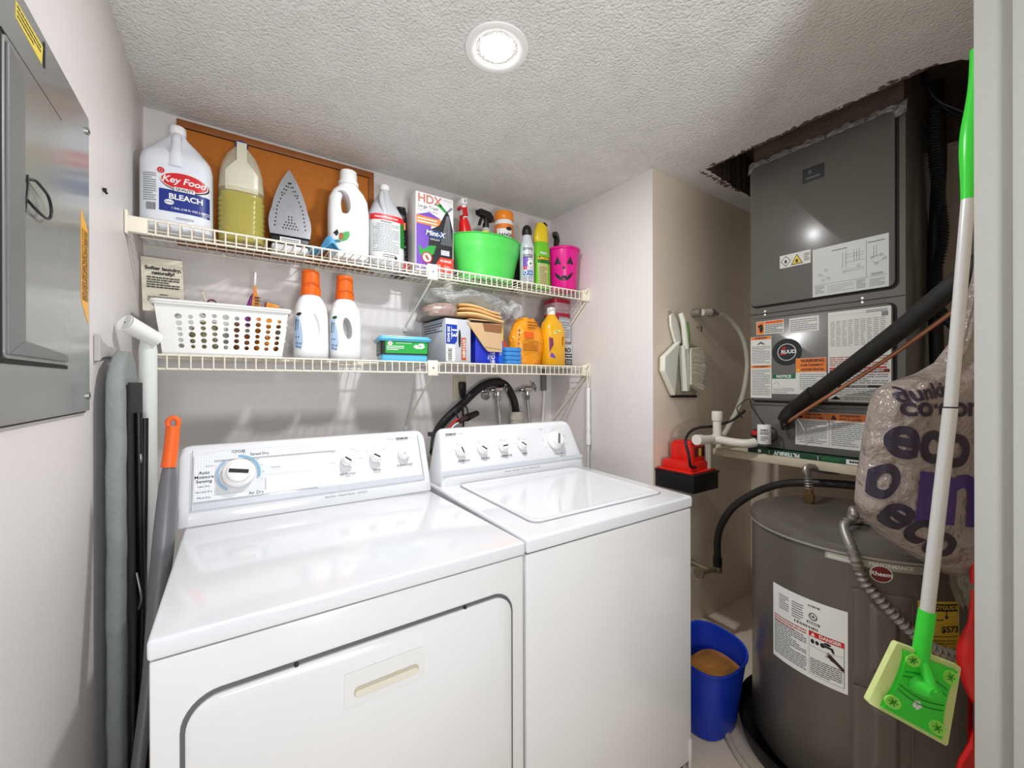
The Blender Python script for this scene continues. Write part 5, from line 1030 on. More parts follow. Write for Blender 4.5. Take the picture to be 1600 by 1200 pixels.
# platform
t = thing('wooden_platform', (2.5, -1.3, .94), 'cream painted wooden platform under the air handler', 'shelf')
PLK = M('painted_plank', (202, 192, 168), .55, var=.2, vs=16, bump=.5, bs=40)
MB().box((2.262, -1.80, .948), (2.94, -.945, .976), PLK, .002).build('board', t); MB().box((2.250, -1.80, .940), (2.262, -.940, .972), PLK, .002).build('front_edge', t)
t = thing('air_filter', (2.27, -1.3, .977), 'thin boxed air filter with green printed edge under the air handler', 'filter')
MB().box((2.262, -1.62, .9765), (2.60, -1.104, .998), M('filter_green_card', (28, 72, 50), .45), .001).build('filter_frame', t)
F = FR((2.2617, -1.36, .9875), (0, -1, 0), (0, 0, 1)); Fu = lambda p: F((-p[0], -p[1], p[2]))
mb = MB(); mb.text('FILTERBUY', .021, Fu, PAPER, .095, 0, .0008, bold=.04); mb.disc(F, -.205, 0, .008, PAPER, .0008); mb.rect(F, -.165, -.009, -.163, .009, PAPER, .0008); mb.rect(F, .02, -.009, .022, .009, PAPER, .0008); mb.rect(F, .115, -.0095, .25, .0095, PAPER, .0006); mb.print_lines(F, .125, -.006, .19, .006, 1, INK, .6, c=.001); mb.print_lines(F, .035, -.006, .095, .006, 2, GRNP, c=.0009); mb.rect(F, -.256, -.0105, -.225, .0105, INK, .0007)
mb.build('printed_edge', t)
# ------------------------------------------------------------------ air handler
t = thing('air_handler', (2.57, -1.37, .998), 'tall grey air handler cabinet covered in warning stickers, above the water heater', 'air handler')
AY0, AY1, AX, AZ1 = -1.640, -1.094, 2.303, 2.312
MB().box((AX, AY0, 1.0), (2.84, AY1, AZ1), DGREY, .004).build('cabinet', t)
F = FR((AX, 0, 0), (0, -1, 0), (0, 0, 1))      # a = -y, b = z
def apanel(a0, a1, b0, b1, nm):
    w_, h_ = a1 - a0, b1 - b0; cx_, cy_ = (a0 + a1) / 2, (b0 + b1) / 2; P = lambda g, c: [F((cx_ + a, cy_ + b, c)) for a, b in rrect(w_ - g, h_ - g, .022, 6)]
    MB().prism(rrect(w_ + .012, h_ + .012, .026, 6, cx_ + .004, cy_ - .003), .0005, .0015, SEAM, F).build('panel_gap', t)
    MB().loft([P(0, .0015), P(.0, .009), P(.008, .0125)], DGREY).build(nm, t)
apanel(1.102, 1.612, 1.650, 2.295, 'access_panel'); apanel(1.102, 1.606, 1.215, 1.590, 'access_panel')
MB().box((AX - .003, AY0 + .002, 1.612), (AX, AY1 - .002, 1.614), SEAM).build('cabinet_seam', t)
MB().box((AX - .004, -1.60, 1.002), (AX, -1.10, 1.19), DGREY, .002).box((AX - .006, -1.61, 1.196), (AX, -1.10, 1.205), DGREY, .002).build('lower_panel', t)
for y, z in ((-1.160, 1.622), (-1.160, 1.606), (-1.515, 1.622), (-1.515, 1.606), (-1.103, 1.30), (-1.103, 1.20), (-1.60, 1.20), (-1.42, 1.012)): MB().lathe([(.006, 0), (.005, .003), (.001, .004)], M('bright_screw', (220, 220, 214), .25, .6), n=12, T=TR((AX, y, z), ry=rad(-90))).build('screw', t)
c0 = .0127
def sticker(nm, a0, b0, a1, b1, m, draw, base=c0, label=None):
    mb = MB(); mb.prism([(a0, b0), (a1, b0), (a1, b1), (a0, b1)], base, base + .0006, m, F); draw(mb, base + .0010); o = mb.build(nm, t)
    if label: o['label'] = label
sticker('nameplate', 1.317, 2.140, 1.395, 2.200, BLK, lambda mb, c: (mb.text('R', .024, F, INKG, 1.345, 2.178, c), mb.print_lines(F, 1.33, 2.15, 1.38, 2.162, 1, INKG, c=c)), label='small black plate')
FS1 = M('sticker_pale', (222, 222, 216), .4)
def dflame(mb, c):
    mb.poly(F, [(1.232, 1.828), (1.252, 1.851), (1.272, 1.828), (1.252, 1.805)], INK, c); mb.poly(F, [(1.2355, 1.828), (1.252, 1.847), (1.2685, 1.828), (1.252, 1.809)], PAPER, c + .0003); mb.poly(F, ellp(1.252, 1.826, .005, .008), INK, c + .0006)
    mb.poly(F, [(1.272, 1.806), (1.318, 1.806), (1.295, 1.850)], INK, c); mb.poly(F, [(1.2765, 1.809), (1.3135, 1.809), (1.295, 1.845)], YELP, c + .0003); mb.poly(F, ellp(1.295, 1.820, .005, .008), INK, c + .0006); mb.print_lines(F, 1.322, 1.812, 1.343, 1.846, 5, INK, c=c, nu=1)
sticker('flammable_label', 1.228, 1.800, 1.346, 1.856, FS1, dflame, label='white sticker with two flame symbols')
def ddiag(mb, c):
    mb.print_lines(F, 1.42, 1.825, 1.47, 1.832, 1, INK, c=c); mb.print_lines(F, 1.535, 1.826, 1.585, 1.833, 1, INK, c=c)
    for a in (1.455, 1.466, 1.492, 1.500, 1.508, 1.552, 1.560): mb.rect(F, a, 1.75 + .02 * (a > 1.49), a + .0012, 1.815, INKG, c)
    for b in (1.735, 1.742, 1.770, 1.79, 1.80): mb.rect(F, 1.465, b, 1.525, b + .0010, INKG, c)
    for a, b in ((1.38, 1.74), (1.40, 1.755), (1.39, 1.715), (1.41, 1.72), (1.547, 1.77), (1.575, 1.775), (1.585, 1.76), (1.56, 1.745), (1.461, 1.735), (1.507, 1.75)): mb.ring(F, a, b, .004, .0055, INKG, c, 12)
    for a, b, a2, b2 in ((1.38, 1.74, 1.41, 1.722), (1.547, 1.77, 1.575, 1.776), (1.56, 1.745, 1.585, 1.76), (1.545, 1.76, 1.56, 1.745)): mb.tube([F((a, b, c)), F((a2, b2, c))], .0006, INKG, sm=1, n=4)
    mb.rect(F, 1.53, 1.70, 1.5312, 1.84, INKG, c); mb.rect(F, 1.358, 1.698, 1.59, 1.6992, INKG, c)
    mb.print_lines(F, 1.362, 1.662, 1.395, 1.695, 5, INKG, c=c, nu=1); mb.print_lines(F, 1.405, 1.662, 1.49, 1.693, 4, INKG, .2, c=c, nu=1); mb.print_lines(F, 1.50, 1.66, 1.528, 1.695, 7, INKG, c=c, nu=1); mb.print_lines(F, 1.54, 1.66, 1.585, 1.69, 6, INKG, c=c, nu=1); mb.print_lines(F, 1.545, 1.702, 1.58, 1.712, 2, INK, c=c, nu=1)
sticker('wiring_diagram', 1.353, 1.652, 1.596, 1.850, M('diagram_paper', (206, 210, 208), .4, var=.02), ddiag, label='large pale wiring diagram sticker')
def dcau(mb, c):
    mb.rect(F, 1.131, 1.519, 1.163, 1.575, ORGP, c); mb.poly(F, ellp(1.150, 1.545, .008, .020), INK, c + .0003); mb.rect(F, 1.136, 1.55, 1.146, 1.56, INK, c + .0003); mb.rect(F, 1.165, 1.562, 1.242, 1.575, ORGP, c); mb.text('PRECAUCION', .0105, F, REDP, 1.203, 1.5685, c + .0003, bold=.03); mb.print_lines(F, 1.167, 1.520, 1.24, 1.560, 5, INK, .45, c=c)
sticker('caution_label', 1.129, 1.517, 1.244, 1.577, FS1, dcau, label='small orange and white caution sticker')
sticker('rating_label', 1.265, 1.512, 1.376, 1.575, FS1, lambda mb, c: mb.print_lines(F, 1.27, 1.518, 1.37, 1.570, 6, INKG, .35, c=c), label='small white data sticker')
def ddata(mb, c):
    mb.rect(F, 1.412, 1.565, 1.598, 1.5655, INKG, c); mb.print_lines(F, 1.53, 1.562, 1.592, 1.574, 2, INK, c=c, nu=1); mb.rect(F, 1.575, 1.545, 1.594, 1.562, INKG, c)
    for k in range(9): mb.print_lines(F, 1.415 + k * .0195, 1.44, 1.430 + k * .0195, 1.545, 15, INKG, .3, c=c, seed=k, nu=1)
    mb.rect(F, 1.412, 1.350, 1.590, 1.356, REDP, c); mb.print_lines(F, 1.412, 1.36, 1.595, 1.40, 5, M('faded_red_print', (170, 90, 80), .5), .45, c=c, nu=1); mb.rect(F, 1.412, 1.334, 1.598, 1.347, M('dark_red_print', (120, 30, 34), .5), c); mb.text('AVERTISSEMENT', .0115, F, PAPER, 1.54, 1.3405, c + .0003, bold=.02)
    mb.print_lines(F, 1.412, 1.29, 1.595, 1.33, 5, INKG, .45, c=c, nu=1); mb.rect(F, 1.412, 1.276, 1.598, 1.286, INK, c); mb.text('NOTICE/AVIS', .010, F, PAPER, 1.505, 1.281, c + .0003); mb.print_lines(F, 1.412, 1.245, 1.595, 1.272, 4, INKG, .4, c=c, nu=1); mb.poly(F, [(1.415, 1.228), (1.433, 1.243), (1.450, 1.228)], INK, c); mb.print_lines(F, 1.46, 1.226, 1.595, 1.24, 2, INKG, c=c, nu=1)
sticker('data_label', 1.407, 1.220, 1.602, 1.580, FS1, ddata, label='tall data label printed with a table')
def dstrip(mb, c):
    mb.rect(F, 1.105, 1.494, 1.191, 1.507, ORGP, c); mb.text('WARNING', .011, F, INK, 1.148, 1.5005, c + .0003, bold=.04); mb.poly(F, [(1.130, 1.470), (1.148, 1.485), (1.168, 1.470), (1.155, 1.472), (1.148, 1.478), (1.14, 1.472)], INK, c)
    mb.print_lines(F, 1.109, 1.385, 1.188, 1.465, 11, INKG, .4, c=c, nu=1); mb.rect(F, 1.105, 1.364, 1.191, 1.376, ORGP, c); mb.text('AVERTISSEMENT', .0085, F, INK, 1.148, 1.370, c + .0003, bold=.04); mb.print_lines(F, 1.109, 1.238, 1.188, 1.358, 16, INKG, .4, c=c, nu=1)
sticker('warning_strip', 1.103, 1.227, 1.193, 1.508, FS1, dstrip, label='tall narrow white warning sticker')
def dlogo(mb, c):
    mb.disc(F, 1.255, 1.430, .059, INK, c, 40); mb.disc(F, 1.255, 1.430, .037, PAPER, c + .0003, 36); mb.disc(F, 1.255, 1.430, .0345, INK, c + .0006, 36); mb.rect(F, 1.226, 1.418, 1.250, 1.424, REDP, c + .0009); mb.poly(F, [(1.232, 1.440), (1.245, 1.455), (1.258, 1.442), (1.25, 1.446), (1.24, 1.442)], REDP, c + .0009); mb.text('RUUD', .021, F, PAPER, 1.262, 1.431, c + .0009, bold=.03)
mb = MB(); dlogo(mb, c0 + .0003); mb.build('round_logo', t)['label'] = 'round black logo sticker'
def dwarn(mb, c):
    mb.rect(F, 1.290, 1.341, 1.401, 1.399, ORGP, c); mb.text('WARNING', .0175, F, INK, 1.352, 1.388, c + .0003, bold=.04); mb.text('AVERTISSEMENT', .0115, F, INK, 1.350, 1.3695, c + .0003, bold=.04); mb.text('ADVERTENCIA', .0125, F, INK, 1.352, 1.351, c + .0003, bold=.04); mb.poly(F, [(1.293, 1.346), (1.307, 1.346), (1.30, 1.358)], YELP, c + .0003); mb.print_lines(F, 1.305, 1.265, 1.395, 1.335, 8, INKG, .35, c=c, nu=1)
sticker('warning_label', 1.290, 1.247, 1.401, 1.400, FS1, dwarn, label='orange headed warning sticker')
def dnot(mb, c): mb.rect(F, 1.196, 1.314, 1.2895, 1.333, M('notice_green', (30, 110, 66), .4), c); mb.text('NOTICE', .016, F, PAPER, 1.243, 1.3235, c + .0003, bold=.04); mb.tube([F((1.203, 1.288, c)), F((1.215, 1.300, c)), F((1.235, 1.276, c)), F((1.28, 1.272, c))], .0006, INKG, n=4); mb.print_lines(F, 1.20, 1.250, 1.285, 1.272, 3, INKG, .35, c=c, nu=1)
sticker('notice_label', 1.195, 1.247, 1.290, 1.333, FS1, dnot, label='green headed notice sticker')
def dlow(mb, c):
    mb.rect(F, 1.286, 1.142, 1.535, 1.170, ORGP, c)
    for a in (1.292, 1.412): mb.poly(F, [(a, 1.146), (a + .022, 1.146), (a + .011, 1.166)], INK, c + .0003)
    mb.text('CAUTION', .0125, F, INK, 1.352, 1.162, c + .0003, bold=.04); mb.text('RISK OF FIRE', .0115, F, INK, 1.355, 1.149, c + .0003, bold=.04); mb.text('ATTENTION', .0115, F, INK, 1.475, 1.162, c + .0003, bold=.03); mb.text('RISQUE DE FEU', .0105, F, INK, 1.478, 1.149, c + .0003, bold=.03)
    mb.print_lines(F, 1.292, 1.040, 1.40, 1.136, 12, INKG, .4, c=c, nu=1); mb.print_lines(F, 1.415, 1.040, 1.53, 1.136, 12, INKG, .4, c=c, nu=1, seed=5); mb.rect(F, 1.407, 1.035, 1.4078, 1.14, INKG, c)
sticker('fire_risk_label', 1.285, 1.030, 1.536, 1.171, FS1, dlow, base=.0045, label='wide orange headed sticker low on the cabinet')
# foil tape and duct above
FOIL = M('foil_tape', (240, 230, 226), .30, .8, var=.25, vs=30, bump=.9, bs=45, bd=.01)
mb = MB(); R = random.Random(9); n = 30
mb.sheet(lambda u, v: (AX - .006 - .004 * abs(sin(u * 40)) + .012 * v, AY1 + .004 + (AY0 - AY1 - .008) * u, 2.272 + .050 * v + .004 * sin(u * 31) + .003 * sin(u * 77)), 60, 3, FOIL, .002)
mb.build('foil_tape', t)
MB().box((AX + .02, AY0 + .01, AZ1), (2.82, AY1 - .01, H + .225), DKB).build('duct_collar', t)
# conduits beside the air handler
def corr(mb, pts, r, m, pitch=.008, amp=.0025, n=12):
    P = spline([Vector(p) for p in pts], 12); L = [0]
    for i in range(1, len(P)): L.append(L[-1] + (P[i] - P[i - 1]).length)
    N_ = int(L[-1] / pitch * 4); Q = []; j = 0
    for i in range(N_ + 1):
        s_ = L[-1] * i / N_
        while j < len(L) - 2 and L[j + 1] < s_: j += 1
        Q.append(P[j].lerp(P[j + 1], (s_ - L[j]) / max(1e-9, L[j + 1] - L[j])))
    return mb.tube(Q, lambda q: r + amp * sin(q * N_ * pi / 2), m, n=n, sm=1)
tag(corr(MB(), [(2.50, -1.675, 2.34), (2.50, -1.675, 2.2), (2.50, -1.69, 2.0), (2.50, -1.70, 1.85), (2.50, -1.68, 1.7), (2.48, -1.69, 1.58), (2.44, -1.74, 1.50)], .016, RUB, .012, .003).build('flexible_conduit'), 'black corrugated conduit running down beside the air handler', 'conduit')
tag(MB().tube([(2.62, -1.66, 2.50), (2.62, -1.67, 2.2), (2.60, -1.66, 1.8), (2.58, -1.67, 1.3), (2.60, -1.67, 1.0)], .022, RUB, n=16).build('insulated_pipe'), 'thick black insulated pipe standing behind the corrugated conduit', 'pipe')
tag(MB().tube([(2.40, -1.66, 2.44), (2.42, -1.70, 2.33), (2.46, -1.78, 2.24), (2.50, -1.83, 2.12), (2.56, -1.88, 2.02)], .006, BLK).tube([(2.43, -1.68, 2.36), (2.50, -1.74, 2.28), (2.60, -1.80, 2.30)], .005, BLK).build('loose_wires'), 'thin black wires dangling from the ceiling opening', 'wire')
# refrigerant line with insulation
t = thing('refrigerant_line', (2.2, -1.5, 1.2), 'thick black insulated refrigerant pipe rising diagonally across the air handler', 'pipe')
INS = M('foam_insulation', (30, 29, 28), .6, var=.4, vs=60, bump=.6, bs=90)
MB().tube([(2.255, -1.300, 1.195), (2.225, -1.37, 1.24), (2.16, -1.50, 1.335), (2.07, -1.68, 1.47), (2.01, -1.80, 1.57), (1.98, -1.90, 1.66)], lambda q: .026 + .003 * (q > .2), INS, n=22).build('insulation', t)
MB().tube([(2.262, -1.262, 1.135), (2.255, -1.275, 1.155), (2.25, -1.30, 1.185), (2.232, -1.345, 1.222), (2.215, -1.385, 1.253)], .0315, M('wrap_tape', (26, 25, 25), .35, var=.3, vs=30, bump=.8, bs=30), n=20).build('tape_wrap', t)
MB().tube([(2.268, -1.262, 1.150), (2.262, -1.258, 1.125), (2.268, -1.262, 1.095)], .017, INS, n=16).build('line_stub', t)
t = tag(MB().tube([(2.250, -1.262, 1.118), (2.225, -1.32, 1.158), (2.19, -1.42, 1.228), (2.14, -1.60, 1.355), (2.08, -1.75, 1.47), (2.03, -1.85, 1.55)], .0065, COPP, n=14).build('copper_tube'), 'thin bare copper tube running diagonally below the black insulated pipe', 'pipe')
tag(MB().tube([(2.27, -1.285, 1.12), (2.24, -1.31, 1.15), (2.25, -1.335, 1.10), (2.28, -1.33, 1.06), (2.27, -1.30, 1.045)], .0014, PLW, n=6).tube([(2.27, -1.30, 1.14), (2.235, -1.35, 1.19), (2.24, -1.41, 1.18), (2.27, -1.42, 1.12)], .0012, INKG, n=6).build('thin_wires'), 'thin white and grey thermostat wires hanging at the pipe end', 'wire')
# ------------------------------------------------------------------ water heater
HX, HY, HR, HZ = 2.067, -1.555, .305, .826
t = thing('water_heater', (HX, HY, 0), 'squat grey electric water heater with white and yellow labels', 'water heater')
HGR = M('heater_paint', (96, 90, 84), .30, .05, var=.05, vs=8, bump=.12, bs=160, coat=.2)
MB().lathe([(.295, .03), (HR, .05), (HR, .795)], HGR, (HX, HY, 0), n=96).build('tank_jacket', t)
MB().lathe([(HR + .004, .788), (HR + .006, .790), (HR + .006, .806), (HR + .002, .818), (HR - .02, .826), (HR - .09, .829), (.001, .831)], HGR, (HX, HY, 0), n=96, cap=(False, True)).build('lid', t)
MB().lathe([(HR + .0075, .792), (HR + .0085, .795), (HR + .0075, .799)], M('rim_line', (150, 146, 138), .4), (HX, HY, 0), n=96, cap=(False, False)).build('rim_bead', t)
def HF(a0, z0): return CW(HX, HY, HR, z0, a0)
def deg(d): return rad(d) * HR
def curved(mb, F_, a0, b0, a1, b1, m, c0_, c1_, n=16): mb.sheet(lambda u, v: F_((a0 + (a1 - a0) * u, b0 + (b1 - b0) * v, c1_)), n, 1, m); return mb
F = HF(173.7, 0); A0, A1 = -deg(20.4), deg(20.4)
mb = MB(); mb.rect(F, A0, .380, A1, .623, PAPER, .0010, 24)
mb.print_lines(F, A0 + .006, .395, A0 + .115, .505, 17, INKG, .5, c=.0016, nu=3, seed=2); mb.print_lines(F, A0 + .006, .50, A0 + .115, .525, 3, M('faded_red_print2', (190, 110, 100), .5), .5, c=.0016, nu=3)
mb.print_lines(F, A0 + .025, .55, A0 + .06, .600, 7, INK, .3, c=.0016); mb.print_lines(F, A0 + .07, .545, A0 + .105, .598, 7, INK, .3, c=.0016, seed=4); barcode(mb, F, A0 + .078, .533, A0 + .145, .541, c=.0016)
mb.ring(F, A0 + .132, .573, .009, .0115, INK, .0016); mb.text('UL', .011, F, INK, A0 + .132, .573, .0018, bold=.03); mb.rect(F, A0 + .115, .549, A0 + .150, .556, INK, .0016, 4); mb.rect(F, A0 + .118, .551, A0 + .147, .554, PAPER, .002, 4)
mb.text('INTERTEK', .0075, F, INK, A0 + .135, .604, .0018, bold=.02)
d0, d1 = A0 + .121, A1 - .008
mb.rect(F, d0, .395, d1, .528, INK, .0016, 10); mb.rect(F, d0 + .001, .396, d1 - .001, .527, PAPER, .0019, 10); mb.rect(F, d0, .512, d1, .528, REDP, .0022, 10); mb.text('DANGER', .0135, F, PAPER, (d0 + d1) / 2 + .010, .5200, .0026, bold=.03); mb.poly(F, [(d0 + .006, .5145), (d0 + .017, .5145), (d0 + .0115, .5255)], PAPER, .0026)
mb.poly(F, ellp(d0 + .010, .498, .005, .007), INK, .0024); mb.poly(F, ellp(d0 + .022, .498, .005, .006), INK, .0024); mb.poly(F, ellp(d0 + .036, .498, .006, .007), INK, .0024); mb.poly(F, [(d0 + .036, .502), (d0 + .062, .500), (d0 + .066, .486), (d0 + .060, .486), (d0 + .056, .494), (d0 + .036, .495)], INK, .0024); mb.poly(F, ellp(d0 + .048, .506, .009, .004), INK, .0026)
mb.poly(F, [(d0 + .048, .474), (d0 + .058, .478), (d0 + .088, .452), (d0 + .088, .440), (d0 + .066, .458), (d0 + .056, .462)], M('dark_skin_print', (60, 30, 30), .5), .0024)
for k in range(4): mb.tube([F((d0 + .056, .468 + .003 * k, .0026)), F((d0 + .044 + .002 * k, .470 + .0045 * k, .0026))], .0011, M('dark_skin_print'), sm=1, n=4)
mb.tube([F((d0 + .003, .484, .0024)), F((d0 + .045, .480, .0024)), F((d1 - .003, .486, .0024))], .0005, INKG, n=4)
mb.print_lines(F, d0 + .004, .400, d1 - .004, .448, 8, INK, .4, c=.0024, nu=2, seed=8)
mb.build('rating_label', t)['label'] = 'large white label with red DANGER panel'
F = HF(206, 0); mb = MB(); mb.poly(F, [(-deg(22), .768), (-deg(22), .795 - .004), (deg(24), .7910), (deg(24), .765)], M('silver_band', (168, 164, 154), .4, .2), .0018); mb.rect(F, -deg(21), .771, -deg(9), .788, M('silver_light', (200, 200, 192), .4), .0024, 8); mb.text('PERFORMANCE', .014, F, PAPER, deg(6), .779, .0026, bold=.02)
mb.build('brand_band', t)
mb = MB(); F = HF(207.8, .7545); mb.poly(F, ellp(0, 0, .0255, .0235), PAPER, .0030); mb.poly(F, ellp(0, 0, .0235, .0215), M('maroon_print', (110, 26, 30), .4), .0034); mb.text('Rheem', .0165, F, PAPER, 0, 0, .0040, bold=.02); mb.build('oval_badge', t)
F = HF(233, 0); mb = MB(); YG = M('energy_yellow', (226, 190, 60), .5, var=.03); mb.rect(F, -deg(10), .520, deg(10.5), .695, YG, .0012, 12); mb.rect(F, -deg(9), .668, deg(9.5), .688, INK, .0018, 10); mb.text('ENERGYGUIDE', .0155, F, YG, 0, .678, .0024, bold=.03); mb.poly(F, [(.012, .655), (.024, .655), (.018, .645)], INK, .0020); mb.rect(F, .0165, .652, .0195, .668, INK, .002); mb.print_lines(F, -.045, .64, .01, .648, 1, INK, c=.0018); mb.text('$573', .024, F, INK, .028, .618, .0022, bold=.03); mb.rect(F, -deg(9), .598, deg(9.5), .600, INK, .0018, 8); mb.print_lines(F, -.045, .53, .048, .592, 8, INK, .25, c=.0018); mb.build('energy_label', t)['label'] = 'yellow energy label'
def hpanel(z0, z1, d0_, d1_, nm):
    F_ = HF((d0_ + d1_) / 2, 0); w_ = deg(d1_ - d0_); P = lambda g, c: [F_((a, b + (z0 + z1) / 2, c)) for a, b in rrect(w_ - g, z1 - z0 - g, .016, 5)]
    MB().sheet(lambda u, v: F_(((u - .5) * (w_), z0 + (z1 - z0) * v, .0035 + .0025 * min(1, 12 * min(u, 1 - u, v * 2, 2 - 2 * v)))), 30, 30, HGR).loft([P(0, .0), P(0, .004), P(.004, .005), P(.010, .0035), P(.014, .003)], HGR, cap=(False, False)).build(nm, t)
    MB().sheet(lambda u, v: F_(((u - .45) * w_ * .5, z0 + .03 + (z1 - z0 - .06) * v, .005 + .012 * min(1, 5 * min(u, 1 - u, 1.6 * v, 1.6 - 1.6 * v)))), 24, 24, HGR).build('panel_bulge', t)
hpanel(.44, .70, 196, 221, 'element_cover'); hpanel(.16, .42, 196, 221, 'element_cover')
MB().lathe([(.001, .0), (.034, .0), (.036, .002), (.030, .004), (.001, .0035)], M('dull_cap', (128, 122, 112), .45), (2.20, -1.54, .829), n=28).build('top_cap', t)
MB().sheet(lambda u, v: (1.99 + .13 * u, -1.66 + .09 * v + .03 * u, .8325), 2, 2, M('faded_sticker', (150, 144, 130), .5)).build('top_sticker', t)
def nip(x, y, nm): MB().lathe([(.014, 0), (.014, .012), (.020, .012), (.020, .034), (.015, .036), (.013, .062)], BRASS, (x, y, .830), n=6, smooth=False).build(nm, t)
nip(2.125, -1.40, 'pipe_nipple'); nip(2.29, -1.56, 'pipe_nipple')
SSC = M('corrugated_steel', (150, 148, 142), .35, .8, var=.1)
tag(corr(MB(), [(2.125, -1.40, .885), (2.127, -1.395, .925), (2.15, -1.38, .95), (2.21, -1.37, .955), (2.30, -1.38, .935), (2.40, -1.40, .92)], .0125, SSC, .009, .002).build('corrugated_connector'), 'corrugated metal connector rising from the top of the water heater', 'connector')
AC_ = M('armored_cable', (140, 136, 128), .4, .5, var=.15, vs=60)
t = thing('armored_cable', (1.93, -1.6, .84), 'grey spiral armoured cable drooping across the front of the heater', 'cable')
def hp(d, z, off=.016): return (HX + (HR + off) * cos(rad(d)), HY + (HR + off) * sin(rad(d)), z)
corr(MB(), [(1.985, -1.578, .848), (1.955, -1.588, .878), (1.915, -1.60, .868), hp(190, .842, -.11), hp(196, .812, .02), hp(198.5, .765), hp(201, .725), hp(206, .690), hp(213, .645), hp(220, .605), hp(227, .578), hp(234, .562), hp(243, .548)], .0125, AC_, .0155, .0028, 14).build('cable_sheath', t)
MB().cyl((1.985, -1.578, .832), (1.985, -1.578, .845), .020, STEEL, n=16).box((1.955, -1.60, .838), (2.02, -1.56, .846), STEEL, .003).cyl((1.965, -1.60, .842), (1.965, -1.60, .856), .005, STEEL, n=8).cyl((1.985, -1.578, .842), (1.985, -1.578, .862), .015, STEEL, n=14).build('clamp', t)
t = tag(MB().tube([(2.262, -.957, .385), (2.262, -.957, .44), (2.262, -.957, .52), (2.265, -.975, .60), (2.275, -1.03, .70), (2.30, -1.12, .785), (2.305, -1.22, .842), (2.30, -1.33, .872), (2.32, -1.45, .885), (2.30, -1.55, .895)], lambda q: .0165, M('hose_black', (46, 43, 42), .5, bump=.3), n=18).build('water_hose'), 'dark rubber hose curving from the wall valve up over the heater', 'hose')
t = thing('stop_valve', (2.25, -.86, .37), 'corroded brass stop valve on the alcove wall under the hose', 'valve')
OXB = M('corroded_brass', (136, 124, 100), .5, .6, var=.4, vs=60, bump=.6)
MB().cyl((2.20, JY - .004, .392), (2.20, -.86, .388), .016, OXB, n=14).cyl((2.12, -.95, .392), (2.25, -.955, .378), .011, OXB, n=14).cyl((2.20, -.86, .388), (2.20, -.955, .383), .013, OXB, n=14).lathe([(.022, 0), (.024, .01), (.020, .030)], OXB, (2.262, -.957, .362), n=8).build('valve_body', t)
MB().lathe([(.026, 0), (.028, .004), (.026, .010)], OXB, n=10, T=TR((2.12, -.95, .392), ry=rad(-90))).build('handle', t)
MB().lathe([(.021, 0), (.021, .045)], BLK, (2.262, -.957, .392), n=16).build('hose_collar', t)
# drain pan and floor trim
tag(MB().lathe([(.001, .004), (.330, .004), (.338, .006), (.350, .062), (.355, .066), (.357, .058), (.343, .002), (.001, .001)], M('pan_black', (24, 23, 22), .45, var=.3, bump=.4), (HX, HY, 0), n=96, cap=(False, False)).build('drain_pan'), 'black round drain pan under the water heater', 'pan')
tag(MB().tube([(HX + .41 * cos(rad(d)), HY + .41 * sin(rad(d)), .010) for d in range(95, 235, 6)], .011, M('white_caulk', (196, 186, 168), .7, bump=.8, bs=50), n=8, sm=2).build('broken_caulk_edge'), 'pale broken tile edge on the floor around the black pan', 'floor edge')
# bucket
BLB = M('bucket_blue', (18, 52, 168), .35, var=.06)
bx, by = 1.787, -1.190
t = thing('blue_bucket', (bx, by, 0), 'deep blue plastic wastebasket between washer and water heater', 'wastebasket')
def bring(z, k, off=0): return [Vector((bx + (.105 + .030 * k + off) * math.copysign(abs(cos(a)) ** .75, cos(a)), by + (.080 + .035 * k + off) * math.copysign(abs(sin(a)) ** .75, sin(a)), z + (.022 * cos(a - rad(60))) * k ** 4)) for a in [2 * pi * j / 48 for j in range(48)]]
MB().loft([bring(.0, 0, -.01), bring(.006, 0)] + [bring(.275 * i / 8, i / 8) for i in range(1, 9)] + [bring(.281, 1, .006), bring(.287, 1, .005), bring(.285, 1, -.002)] + [bring(.275 * i / 8, i / 8, -.004) for i in range(7, 0, -1)] + [bring(.02, 0, -.01)], BLB).build('bucket_body', t)
tag(MB().secs([(.12, bx + .01, by, .08, .07, 3), (.21, bx + .01, by - .01, .10, .085, 3), (.235, bx + .012, by - .01, .07, .06, 2.6)], M('brown_paper_bag', (190, 128, 60), .7, var=.25, vs=25, bump=.8, bs=30), n=30).build('paper_bag'), 'crumpled brown paper rubbish inside the blue wastebasket', 'rubbish')
# ------------------------------------------------------------------ hanging bag
def bagmat():
    m = M('eco_bag_film', (160, 146, 138), .16, var=.10, vs=6, bump=1.0, bs=14, bd=.05, alpha=.82, spec=1); return m
t = thing('plastic_carrier_bag', (1.86, -1.78, .8), 'bulging clear plastic bag with dark eco lettering hanging behind the mop', 'bag')
# silhouette seen from the room: lateral left edge / right edge, by height
RV = Vector((.829, -.559, 0)); FV = Vector((.559, .829, 0)); O0 = Vector((.2785, -2.085, 0))
ZL = [(.80, 1.135, 1.16), (.815, 1.085, 1.20), (.845, 1.035, 1.215), (.875, .985, 1.22), (.91, .935, 1.22), (.95, .895, 1.22), (.985, .878, 1.222), (1.05, .884, 1.224), (1.14, .900, 1.224), (1.23, .918, 1.222), (1.275, .934, 1.22), (1.295, .965, 1.218), (1.315, 1.030, 1.216), (1.345, 1.080, 1.214), (1.40, 1.120, 1.210), (1.48, 1.148, 1.206), (1.56, 1.168, 1.204), (1.64, 1.180, 1.202)]
def zl(z):
    for i in range(len(ZL) - 1):
        a, b = ZL[i], ZL[i + 1]
        if z <= b[0]: k = (z - a[0]) / (b[0] - a[0]); return a[1] + (b[1] - a[1]) * k, a[2] + (b[2] - a[2]) * k
    return ZL[-1][1:]
